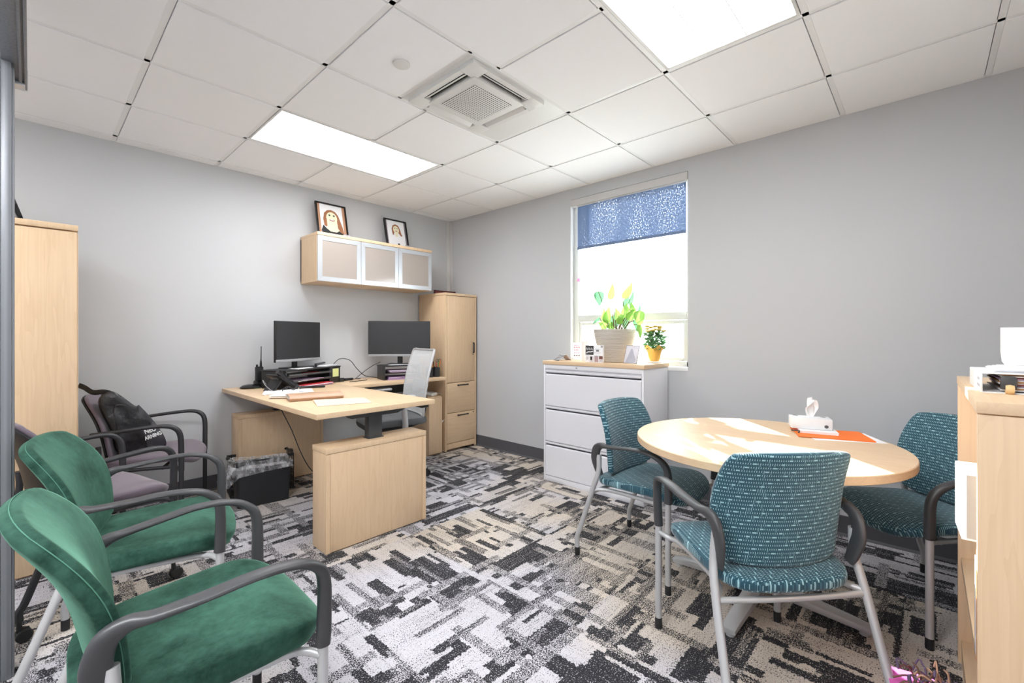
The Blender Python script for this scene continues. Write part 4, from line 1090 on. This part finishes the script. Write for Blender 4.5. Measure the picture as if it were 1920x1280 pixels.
bm = nb(); lathe(bm, [(.001, 0), (.100, 0), (.106, .004), (.135, .10), (.158, .19), (.168, .255), (.166, .262), (.158, .262), (.150, .23), (.001, .228)], seg=48); ob('planter', bm, M['planter'], r)
bm = nb(); lathe(bm, [(.152, .229), (.1, .236), (.001, .238)], seg=24, caps=False); ob('soil', bm, flat('soil', (.30, .24, .20), .95, bump=1, bscale=80), r)
LF = [(0.03, 0.166, 0.518, 0.086, 0.123, -85, 1), (-0.03, 0.015, 0.566, 0.057, 0.132, 80, 0), (-0.03, -0.126, 0.569, 0.067, 0.164, 55, 0), (0.03, -0.089, 0.504, 0.043, 0.145, 72, 1), (0.03, -0.131, 0.51, 0.033, 0.123, 75, 1), (0.03, -0.194, 0.411, 0.029, 0.1, 80, 1), (-0.03, -0.229, 0.338, 0.081, 0.127, -88, 0), (-0.03, -0.229, 0.24, 0.043, 0.109, -85, 0), (-0.03, -0.163, 0.381, 0.067, 0.118, 50, 0), (-0.03, 0.088, 0.384, 0.048, 0.091, 85, 0), (-0.03, 0.044, 0.379, 0.067, 0.136, 80, 0), (-0.03, 0.088, 0.302, 0.095, 0.073, 160, 0), (0.03, 0.191, 0.332, 0.024, 0.082, 220, 1), (0.03, 0.025, 0.315, 0.09, 0.109, -70, 1), (0.03, -0.066, 0.309, 0.076, 0.114, -80, 1), (-0.03, -0.117, 0.407, 0.071, 0.114, 85, 0), (-0.03, -0.028, 0.385, 0.067, 0.1, 100, 0), (-0.03, -0.061, 0.35, 0.067, 0.1, 60, 0), (-0.03, 0.025, 0.284, 0.067, 0.064, 200, 0), (0.03, -0.167, 0.282, 0.038, 0.1, -75, 1), (-0.03, -0.167, 0.434, 0.043, 0.073, 100, 0)]
bm = nb(); stems = nb(); rnd = random.Random(11)
def facing_leaf(bm, c, W_, L, ang, yaw, mi):
    """a cupped heart shaped leaf hanging round c"""
    e1 = Vector((math.cos(yaw), math.sin(yaw), 0)); e2 = Vector((0, 0, 1)); d = e1*math.cos(ang)+e2*math.sin(ang); n = e1.cross(e2); sd = d.cross(n)
    prof = [(0, .30), (.05, .72), (.16, 1.0), (.33, 1.0), (.52, .84), (.72, .56), (.88, .27), (1.0, .01)]; rows = []
    for t_, w in prof:
        c_ = Vector(c)+d*L*(t_-.5)+n*.12*L*math.sin(t_*PI); h_ = W_*w/2
        rows.append([bm.verts.new(c_+sd*h_+n*h_*.30), bm.verts.new(c_+sd*h_*.5+n*h_*.06), bm.verts.new(c_), bm.verts.new(c_-sd*h_*.5+n*h_*.06), bm.verts.new(c_-sd*h_+n*h_*.30)])
    for p, q in zip(rows, rows[1:]):
        for k in range(4): bm.faces.new((p[k], p[k+1], q[k+1], q[k])).material_index = mi
    return Vector(c)-d*L*.5
for (x, y, z, W_, L, ang, m_) in LF:
    b_ = facing_leaf(bm, (x, y, z), W_, L, R(ang), -.8234+rnd.uniform(-.5, .5), m_)
    sweep(stems, [(x*.2, y*.3, .235), (x*.6, y*.7, .235+(b_.z-.235)*.6+.02), b_], .0034, seg=5, n=3)
ob('foliage', bm, [M['leafy'], M['leaf']], r, 80); ob('stems', stems, M['stemg'], r)
bm = nb(); sweep(bm, [(-.01, -.03, .23), (-.01, -.015, .31), (0, 0, .38), (0, .01, .48)], [.006, .005, .004, .002], seg=8, n=4); ob('trunk', bm, M['stemg'], r)
for b_ in ((0, -.115, .42), (0, .03, .30)):
    bm = nb(); leaf(bm, b_, (0, -.6, -.6), .05, .04, 0, 0, .6); leaf(bm, b_, (0, .3, .6), .035, .03, 0, 0, .4); ob('flower', bm, M['pinkfl'], r, 80)
bm = nb()
for k in range(9): lathe(bm, [(.001, 0), (.005, .003), (.001, .008)], (.01*math.cos(k), -.03-.012*(k % 4), .36+.007*(k % 3)), 6)
ob('blossom', bm, M['pinkfl'], r)
r = thing('potted_flower', 'small yellow chrysanthemum in yellow wrapping on the filing cabinet', 'potted flower', (-.10, -2.60, FZ))
bm = nb(); lathe(bm, [(.001, 0), (.055, 0), (.06, .006), (.055, .012), (.04, .014)], seg=24); ob('saucer', bm, M['white'], r)
bm = nb(); n = 40; rings = []
for (rad, z, am) in ((.036, .014, 0), (.044, .04, 0), (.056, .09, .1), (.075, .125, .8)):
    rings.append([Vector((rad*(1+.05*am*math.sin(5*2*PI*k/n))*math.cos(2*PI*k/n), rad*(1+.05*am*math.sin(5*2*PI*k/n))*math.sin(2*PI*k/n), z+am*.018*math.sin(5*2*PI*k/n))) for k in range(n)])
loft(bm, rings, True); ob('wrapping', bm, M['foil'], r)
bm = nb(); rnd = random.Random(3)
for k in range(260):
    a_ = rnd.uniform(0, 2*PI); rr_ = rnd.uniform(.0, .07); z = rnd.uniform(.10, .24); b_ = (rr_*math.cos(a_), rr_*math.sin(a_), z)
    leaf(bm, b_, (math.cos(a_), math.sin(a_), rnd.uniform(-.3, .8)), rnd.uniform(.026, .040), .024, .2, 0, rnd.uniform(-1, 1))
for k in range(14):
    a_ = k*2.4; rr_ = .03+.045*(k/14); sweep(bm, [(0, 0, .05), (rr_*.6*math.cos(a_), rr_*.6*math.sin(a_), .15), (rr_*math.cos(a_), rr_*math.sin(a_), .26)], .0012, seg=4)
ob('foliage', bm, M['leaf2'], r, 80)
for k in range(13):
    a_ = k*2.4; rr_ = .078*math.sqrt((k+.5)/13); c_ = (rr_*math.cos(a_), rr_*math.sin(a_), .262+.02*math.cos(k)); bm = nb()
    for q in range(12):
        aa = 2*PI*q/12; leaf(bm, c_, (math.cos(aa), math.sin(aa), .35), .030, .018, .3)
    lathe(bm, [(.004, -.006), (.019, -.001), (.023, .004), (.018, .009), (.001, .012)], c_, 14); ob('flower', bm, M['petal'], r, 80)
# striped paper tent
r = thing('striped_card', 'black and white striped folded card at the left end of the filing cabinet', 'card', (-.285, -1.865, FZ), R(-20))
bm = nb()
for k in range(10):
    y0 = -.0; t0, t1 = k/10, (k+1)/10
    def q(t_, o=0): return Vector((-.075+.075*t_, 0, .052*t_))
    a_, b_ = q(t0), q(t1)
    f = bm.faces.new([bm.verts.new(p) for p in (a_+Vector((0, -.045, 0)), b_+Vector((0, -.045, 0)), b_+Vector((0, .045, 0)), a_+Vector((0, .045, 0)))]); f.material_index = k % 2
bmesh.ops.solidify(bm, geom=bm.faces[:], thickness=.0012)
ob('striped_face', bm, [M['dark'], M['paper']], r)
bm = nb(); sheet(bm, lambda a, b: Vector((.0+.055*a, -.045+.09*b, .052-.052*a)), 2, 2, .0012); ob('back_face', bm, flat('pinkish_card', (.85, .79, .77), .7), r)
# quote card
r = thing('quote_card', 'upright white card printed with pink and grey words on the filing cabinet', 'card', (-.13, -1.90, FZ), R(-72))
bm = nb(); box(bm, (0, 0, .075), (.085, .012, .15), .002); ob('card', bm, M['paper'], r)
for (s_, z, mname) in (('you', .115, 'lilac'), ('love', .09, 'red'), ('ok', .065, 'red'), ('Love', .035, 'dark')):
    pass
bm = nb()
for (z, w, mi) in ((.125, .03, 0), (.108, .05, 1), (.085, .035, 1), (.060, .045, 0), (.038, .05, 2)):
    for k in range(3): box(bm, (-.02+.02*k*w/.05, -.0065, z), (w/4.2, .001, .009), 0, mi=mi, rot=(0, R(20*(k-1)), 0))
ob('printed_words', bm, [M['lilac'], flat('rose_ink', (.80, .45, .52), .8), M['dark']], r)
bm = nb(); lathe(bm, [(.001, 0), (.030, 0), (.031, .002), (.031, .165), (.028, .165), (.028, .004), (.001, .004)], seg=28)
tag(ob('white_cylinder', bm, M['white']), 'plain white cylindrical vase between the cards and the planter', 'vase', (-.22, -2.045, FZ))
# photo block collage
r = thing('photo_block', 'square black and white photo collage block in front of the planter', 'photo block', (-.375, -2.235, FZ), R(-90))
bm = nb(); bx(bm, -.08, .08, -.01, .01, 0, .135, .001); ob('block', bm, M['paper'], r)
bm = nb()
bx(bm, -.078, -.004, -.0112, -.010, .060, .133, 0, 0)
for (x0, x1, z0, z1, mi) in ((.062, .078, .118, .133, 1), (.02, .045, .088, .097, 0), (.012, .05, .104, .107, 1), (.0, .06, .075, .078, 2), (-.072, -.05, .020, .045, 2), (-.040, -.006, .004, .050, 2), (-.032, -.018, .018, .045, 0), (.004, .040, .004, .048, 3), (.004, .040, .048, .053, 1), (.046, .078, .028, .052, 4), (.046, .078, .004, .026, 2), (-.078, -.045, .052, .056, 2)):
    bx(bm, x0, x1, -.0112, -.010, z0, z1, 0, mi)
ob('photo_print', bm, [M['dark'], M['grey'], flat('pale_print', (.80, .77, .78), .7), flat('rosy_print', (.70, .60, .60), .7), flat('brown_print', (.45, .30, .26), .7)], r)
bm = nb(); sweep(bm, [(-.071+.0044*k, -.0120, .101+(.0, .016, -.004, .008, .002)[k % 5]*(1.0 if k not in (5, 10) else 1.6)) for k in range(15)], .0018, .001, side=(0, 1, 0), n=4, seg=6); ob('script_lettering', bm, M['paper'], r)
bm = nb(); sweep(bm, [(-.070, -.0118, .072), (-.055, -.0118, .082), (-.030, -.0118, .083), (-.008, -.0118, .088)], .0012, .004, side=(0, 1, 0), n=4, seg=6); ob('flourish', bm, M['paper'], r)
# small clear photo frame
r = thing('acrylic_stand', 'clear acrylic photo frame leaning beside the small flower pot', 'photo frame', (-.33, -2.515, FZ), R(-100))
A = xf((0, 0, .003), (R(-16), 0, 0)); bm = nb(); box(bm, (0, 0, .068), (.115, .004, .135), .001, mat=A); ob('print', bm, flat('faded_print', (.84, .83, .86), .6, var=.06, vscale=20), r)
bm = nb(); prism(bm, [(-.045, .004), (.04, .004), (.045, .03), (0, .115), (-.01, .11)], .0025, .0035, A @ Matrix.Rotation(PI/2, 4, 'X')); ob('picture', bm, flat('faded_grey', (.70, .70, .75), .6, var=.15, vscale=30), r)
bm = nb(); [box(bm, c_, s_, .001, mat=A) for c_, s_ in (((0, 0, .002), (.125, .012, .004)), ((0, 0, .137), (.125, .006, .004)), ((-.06, 0, .07), (.003, .006, .135)), ((.06, 0, .07), (.003, .006, .135)))]; ob('frame', bm, M['grey'], r)

# ------------------------------------------------------------------ round table
TX, TY, TZ, TR = -1.055, -3.572, .735, .556
r = thing('round_table', 'round maple meeting table with grey cross base', 'table', (TX, TY, 0))
bm = nb(); lathe(bm, [(.001, TZ-.034), (TR-.004, TZ-.034), (TR, TZ-.031), (TR, TZ-.003), (TR-.003, TZ), (.001, TZ)], seg=96); ob('tabletop', bm, M['wood_y'], r)
bm = nb(); lathe(bm, [(.05, .04), (.038, .06), (.038, TZ-.05), (.05, TZ-.036)], seg=24); ob('column', bm, M['black'], r)
bm = nb()
for a_ in (0, PI/2): box(bm, (0, 0, TZ-.045), (.62, .05, .02), .004, mat=Matrix.Rotation(a_+R(0), 4, 'Z'))
ob('top_bracket', bm, M['black'], r)
for k in range(4):
    a_ = k*PI/2+R(-2); bm = nb()
    sweep(bm, [(0, 0, .055), (.12, 0, .055), (.36, 0, .034), (.415, 0, .026)], [.04, .036, .030, .028], [.022, .022, .016, .012], side=(0, 1, 0), seg=12, n=2, power=.5)
    lathe(bm, [(.018, 0), (.018, .014)], (.39, 0, 0), 14)
    bmesh.ops.rotate(bm, cent=(0, 0, 0), matrix=Matrix.Rotation(a_, 3, 'Z'), verts=bm.verts); ob('base_arm', bm, M['silver'] if True else None, r)
# tissue box etc
def at(x, y, z=TZ): return (x, y, z)
stack('orange folder on the round table beneath the tissue box', 'orange_folder', 'folder', (-.715, -3.80, TZ+.002), R(-68), .30, .23, [M['orange']], 2, .002, .0015)
bm = nb(); box(bm, (0, 0, .0006), (.29, .22, .001), 0); tag(ob('paper_sheet', bm, M['paper']), 'white sheet sticking out under the orange folder', 'paper', (-.73, -3.842, TZ), R(-62))
r = thing('notepad', 'white notepad with a dark cord under the tissue box', 'notepad', (-.71, -3.745, TZ+.0055), R(-75))
bm = nb(); [box(bm, (0, 0, .0015+.003*i), (.16, .12, .0026), 0, rot=(0, 0, .01*i)) for i in range(4)]; ob('pages', bm, M['paper'], r)
bm = nb(); sweep(bm, [(-.11, -.02, .003), (-.085, -.05, .008), (-.08, -.065, .010), (-.085, -.075, .002)], .003, seg=6, n=4); ob('cord', bm, M['black'], r)
r = thing('tissue_box', 'white tissue box with a tissue sticking out on the round table', 'tissue box', (-.68, -3.71, TZ+.018), R(-72))
bm = nb(); box(bm, (0, 0, .027), (.175, .10, .054), .003); ob('carton', bm, flat('tissue_carton', (.88, .89, .90), .5, var=.03, vscale=25), r)
bm = nb(); prism(bm, ell(0, 0, .07, .018), .0, .0012, Matrix.Translation((-.01, 0, .0542))); ob('slot', bm, M['paper'], r)
bm = nb()
for (x, z) in ((.062, .018), ): prism(bm, ell(0, 0, .009, .008, 12), 0, .0008, Matrix.Translation((x, -.0502, z-.0)) @ Matrix.Rotation(PI/2, 4, 'X'))
prism(bm, ell(0, 0, .012, .007, 12), 0, .0008, Matrix.Translation((.06, .02, .0542))); prism(bm, ell(0, 0, .012, .007, 12), 0, .0008, Matrix.Translation((-.06, .03, .0542))); ob('emblem', bm, M['dark'], r)
bm = nb()
def tis(a, b):
    ang = (a-.5)*2.6; w_ = .012+.045*b*(1-.25*b)+.0; tw = .9*b
    x = math.sin(ang)*w_*(1-.75*max(0, b-.55)/.45); y = (math.cos(ang)*.4-.2)*w_*1.6+.012*math.sin(a*14+b*4)*b
    return Vector((x*math.cos(tw)-y*math.sin(tw)+.012*b, x*math.sin(tw)+y*math.cos(tw), .052+.105*b-.012*abs(a-.5)*b*3))
sheet(bm, tis, 24, 16, .0008); ob('tissue', bm, M['paper'], r, 60)
bm = nb(); prism(bm, [(-.06, -.03), (.03, -.045), (.055, .02), (-.02, .05)], .002, .0035); tag(ob('leaflet', bm, M['paper']), 'folded pale leaflet left of the tissue box', 'leaflet', (-.535, -3.635, TZ), R(-20))

# ------------------------------------------------------------------ bookcase on the right
BX0, BX1, BY0, BY1, BZ = -1.885, -1.0, -4.62, -4.232, 1.071
r = thing('bookcase', 'low maple bookcase seen end on at the right edge', 'bookcase', ((BX0+BX1)/2, (BY0+BY1)/2, 0))
hx, hy2 = (BX1-BX0)/2, (BY1-BY0)/2
bm = nb(); bx(bm, -hx+.002, -hx+.026, -hy2, hy2-.002, 0, BZ-.031, .001); bx(bm, hx-.026, hx-.002, -hy2, hy2-.002, 0, BZ-.031, .001); bx(bm, -hx+.026, hx-.026, -hy2, -hy2+.01, .05, BZ-.031); ob('side_panel', bm, M['wood'], r)
bm = nb(); bx(bm, -hx, hx, -hy2, hy2, BZ-.028, BZ, .002); ob('top', bm, M['wood_x'], r)
for z in (.06, .37, .69):
    bm = nb(); bx(bm, -hx+.027, hx-.027, -hy2+.011, hy2-.01, z, z+.025, .001); ob('shelf', bm, M['wood_x'], r)
bm = nb(); bx(bm, -hx+.027, hx-.027, hy2-.03, hy2-.012, 0, .058); ob('plinth', bm, M['wood_x'], r)
# binder on top
r = thing('ring_binder', 'white ring binder lying on top of the bookcase', 'binder', (-1.50, -4.392, BZ), R(1))
bm = nb(); bx(bm, -.15, .15, -.13, .14, 0, .003, .001); bx(bm, -.15, .15, -.13, .14, .051, .054, .001); bx(bm, -.15, .15, .137, .141, 0, .054, .0015); ob('cover', bm, M['white'], r)
bm = nb()
for i in range(12): box(bm, (random.uniform(-.004, .004), -.01+random.uniform(-.006, .006), .009+.0036*i), (.27, .22, .0024), 0, mi=(0, 1, 0, 2, 3)[i % 5], rot=(0, 0, random.uniform(-.03, .03)))
ob('pages', bm, [M['paper'], flat('kraft', (.76, .56, .36), .7), M['lilac'], flat('brick', (.55, .30, .22), .7)], r)
bm = nb(); bx(bm, -.153, -.142, .075, .105, .012, .046, .004); ob('clasp', bm, M['dark'], r)
bm = nb(); lathe(bm, [(.012, -.008), (.014, 0), (.012, .008)], (-.148, .088, .012), 16, 0, 'y'); ob('tab', bm, flat('beige_tab', (.90, .76, .55), .5), r)
bm = nb()
for z_, w_s in ((.036, .05), (.018, .07)):
    for k in range(5): box(bm, (-.10+w_s*(k-2)/5, .1413, z_), (w_s/7, .0008, .007), 0)
ob('spine_print', bm, flat('faint_grey', (.74, .74, .76), .7), r)
stack('loose white sheets on top of the ring binder', 'paper_stack', 'papers', (-1.47, -4.41, BZ+.0545), R(-3), .30, .24, [M['paper']], 4, .008, .002)
r = thing('mug', 'large white mug on the papers atop the bookcase', 'mug', (-1.335, -4.365, BZ+.063), R(215))
bm = nb(); lathe(bm, [(.001, 0), (.040, 0), (.046, .01), (.049, .04), (.049, .115), (.0455, .115), (.0455, .04), (.042, .012), (.001, .008)], seg=40); ob('cup', bm, M['white'], r)
bm = nb(); sweep(bm, [(.046, 0, .095), (.070, 0, .098), (.082, 0, .08), (.082, 0, .05), (.070, 0, .028), (.046, 0, .024)], .006, .009, side=(0, 1, 0), n=5, seg=10); ob('handle', bm, M['white'], r)
# binders / books on shelves
r = thing('magazine_file', 'grey and white binder standing on the upper bookcase shelf', 'binder', (-1.735, -4.262, .716), R(3))
bm = nb(); bx(bm, -.075, .06, -.13, .055, 0, .168, .002); ob('cover', bm, M['white'], r)
bm = nb(); bx(bm, -.0765, -.075, -.12, .046, .006, .162); ob('side_label', bm, M['grey'], r)
bm = nb(); bx(bm, -.0775, -.0765, -.10, .028, .012, .135); ob('paper_insert', bm, M['paper'], r)
def book(label, loc, w, d, h, c, rz=0.0):
    r = thing('book', label, 'book', loc, rz, 'books on the bookcase shelves')
    bm = nb(); bx(bm, -w/2, -w/2+.002, -d/2, d/2, 0, h); bx(bm, w/2-.002, w/2, -d/2, d/2, 0, h); bx(bm, -w/2, w/2, d/2-.003, d/2, 0, h, .001); ob('cover', bm, flat('book_cover', c, .5), r)
    bm = nb(); bx(bm, -w/2+.003, w/2-.003, -d/2+.003, d/2-.004, .003, h-.003); ob('pages', bm, M['cream'], r)
book('orange book on the middle bookcase shelf below the grey binder', (-1.775, -4.335, .395), .05, .19, .285, (.90, .58, .30), R(2))
book('white book beside the orange one on the middle shelf', (-1.71, -4.335, .395), .03, .19, .25, (.88, .88, .90))
book('pale grey book on the middle shelf toward the wall', (-1.60, -4.34, .395), .04, .17, .24, (.72, .72, .76))
# crafts at the bottom right
BK = (-1.74, -4.15)
r = thing('gift_bag', 'bright pink felt bag on the floor at the foot of the bookcase', 'bag', (-1.585, -4.125, 0), R(10))
bm = nb(); loft(bm, [[Vector((x, y, 0)) for x, y in rrect(.17, .12, .015, 3)], [Vector((x*.97, y*.9, .14)) for x, y in rrect(.17, .12, .015, 3)], [Vector((x, y, .16)) for x, y in rrect(.172, .125, .015, 3)]], True, True); ob('bag_body', bm, flat('pink_felt', (.90, .42, .76), .9, var=.15, vscale=60), r)
bm = nb(); bx(bm, -.098, -.088, -.058, .06, 0, .155, .004); ob('cream_side', bm, M['cream'], r)
r = thing('tinsel_bundle', 'tangled brown and purple yarn heaped on the pink bag', 'yarn', (-1.60, -4.15, .16))
bm = nb(); rnd = random.Random(5)
for k in range(60):
    p = Vector((rnd.uniform(-.07, .09), rnd.uniform(-.06, .04), rnd.uniform(0, .03))); q_ = p+Vector((rnd.uniform(-.04, .04), rnd.uniform(-.04, .04), rnd.uniform(-.005, .03)))
    sweep(bm, [p, (p+q_)/2+Vector((rnd.uniform(-.02, .02), rnd.uniform(-.02, .02), .02)), q_], .0028, seg=5, n=3, mi=k % 3)
ob('yarn', bm, [flat('yarn_brown', (.45, .33, .28), .9), flat('yarn_purple', (.40, .34, .45), .9), flat('yarn_tan', (.75, .60, .50), .9)], r)
bm = nb(); bx(bm, -.022, .022, -.05, .05, 0, .11, .003)
tag(ob('craft_box', bm, M['cream']), 'cream box on the floor left of the pink bag', 'box', (-1.73, -4.11, 0), R(10))

# ------------------------------------------------------------------ tall wardrobe at left
r = thing('wardrobe', 'tall maple wardrobe at the left seen from its side', 'wardrobe', (-3.53, -.50, 0))
bm = nb(); bx(bm, -.30, .306, -.316, .31, .01, 1.775, .001); bx(bm, -.30, .311, -.319, .312, 1.782, 1.812, .002); bx(bm, -.29, .29, -.30, .30, 0, .01); ob('body', bm, M['wood'], r)
bm = nb(); bx(bm, .3065, .311, -.31, .305, .06, 1.77, .001); ob('door', bm, M['wood'], r)
r = thing('picture_frame', 'black framed picture leaning on top of the tall wardrobe', 'framed picture', (-3.53, -.62, 1.812), R(4))
A = xf((.095, 0, 0), (0, R(-17), 0)); bm = nb()
for c_, s_ in (((0, 0, .012), (.02, .30, .024)), ((0, 0, .288), (.02, .30, .024)), ((0, -.138, .15), (.02, .024, .30)), ((0, .138, .15), (.02, .024, .30))): box(bm, c_, s_, .002, mat=A)
ob('frame', bm, M['blackgloss'], r)
bm = nb(); box(bm, (-.002, 0, .15), (.006, .26, .26), 0, mat=A); ob('picture', bm, flat('dim_picture', (.55, .56, .58), .6, var=.2), r)

# ------------------------------------------------------------------ sliding door frame at the far left
M['doorm'] = None
t = NT('anodised_door'); P = t.coord('Object')
s = t.sep(P); st_ = t.noise(t.vmul(P, (160, 160, .4)), 1.0, 2)
t.base(t.mix(st_, lin((.36, .37, .39)), lin((.58, .59, .61)))); t.b.inputs['Metallic'].default_value = .35; t.b.inputs['Roughness'].default_value = .4; M['doorm'] = t.m
door = bpy.data.objects.new('door_1', None); COL.objects.link(door); door['kind'] = 'structure'; door.location = (-3.485, -1.70, 0)
bm = nb()
bx(bm, -.055, .052, -.045, .045, 0, CZ-.005, .003)
for k in range(3): bx(bm, -.052+.030*k, -.040+.030*k, -.050, -.044, 0, CZ-.005, .002)
bx(bm, .020, .046, -.052, -.044, 0, CZ-.005, .003)
struct('door_jamb', bm, M['doorm'], door)
bm = nb(); bx(bm, .02, .080, -2.9, .16, 2.20, 2.32, .003); bx(bm, .062, .070, -2.9, .162, 2.192, 2.21, .001); bx(bm, .076, .084, -2.9, .162, 2.192, 2.215, .001); struct('door_track', bm, M['doorm'], door)
bm = nb(); bx(bm, .020, .085, .158, .164, 2.19, 2.27, .001); bx(bm, .04, .078, .10, .158, 2.185, 2.20, .003); struct('track_bracket', bm, M['alu'], door)

# ------------------------------------------------------------------ outside
bm = nb(); bx(bm, .5, 40, -40, 30, -.35, -.3); struct('ground_outside', bm, flat('pale_ground', (.85, .85, .84), .9))

# ------------------------------------------------------------------ lights
w = bpy.data.worlds.new('World'); scene.world = w; w.use_nodes = True
bg = w.node_tree.nodes['Background']; bg.inputs[0].default_value = (.93, .96, 1, 1); bg.inputs[1].default_value = 9.0
sd = bpy.data.lights.new('sun', 'SUN'); sd.energy = 26; sd.angle = R(.6); sd.color = (1, .98, .95)
so_ = bpy.data.objects.new('sun', sd); COL.objects.link(so_)
so_.rotation_euler = Vector((-1, -.95, -.587)).to_track_quat('-Z', 'Y').to_euler(); so_.location = (4, 2, 4)
def area(name, loc, sx, sy, e, rot=(0, 0, 0), col=(1, 1, 1)):
    d = bpy.data.lights.new(name, 'AREA'); d.shape = 'RECTANGLE'; d.size = sx; d.size_y = sy; d.energy = e; d.color = col
    o = bpy.data.objects.new(name, d); COL.objects.link(o); o.location = loc; o.rotation_euler = rot; return o
for n_, (x0, x1, y0, y1) in enumerate(LIGHTS): area('troffer_lamp', ((x0+x1)/2, (y0+y1)/2, CZ-.02), 1.15, .5, (17, 11)[n_], col=(.97, .985, 1))
area('added_fill_light', (-4.2, -3.3, CZ-.02), 1.2, .6, 72, col=(.97, .985, 1))  # unseen fill added left of the camera to brighten the room
area('added_fill_light', (-4.2, -1.2, CZ-.02), 1.2, .6, 12, col=(.97, .985, 1))  # weaker second fill, also added out of view

# ------------------------------------------------------------------ camera
cd = bpy.data.cameras.new('camera'); cam = bpy.data.objects.new('camera', cd); COL.objects.link(cam); scene.camera = cam
cam.location = (-3.3932, -4.1448, 1.225); cam.rotation_euler = (PI/2, 0, -.8234)
cd.sensor_width = 36; cd.lens = 836.7/1920*36; cd.shift_x = 0; cd.shift_y = -(640-628.56)/1920; cd.clip_start = .02
scene.view_settings.view_transform = 'Standard'; scene.view_settings.look = 'None'; scene.view_settings.gamma = 1; scene.view_settings.exposure = .36
scene.view_settings.use_curve_mapping = False
scene.cycles.use_denoising = True; scene.cycles.max_bounces = 10; scene.cycles.diffuse_bounces = 6; scene.cycles.transparent_max_bounces = 16
scene.cycles.sample_clamp_indirect = 6.0
bpy.context.view_layer.update()
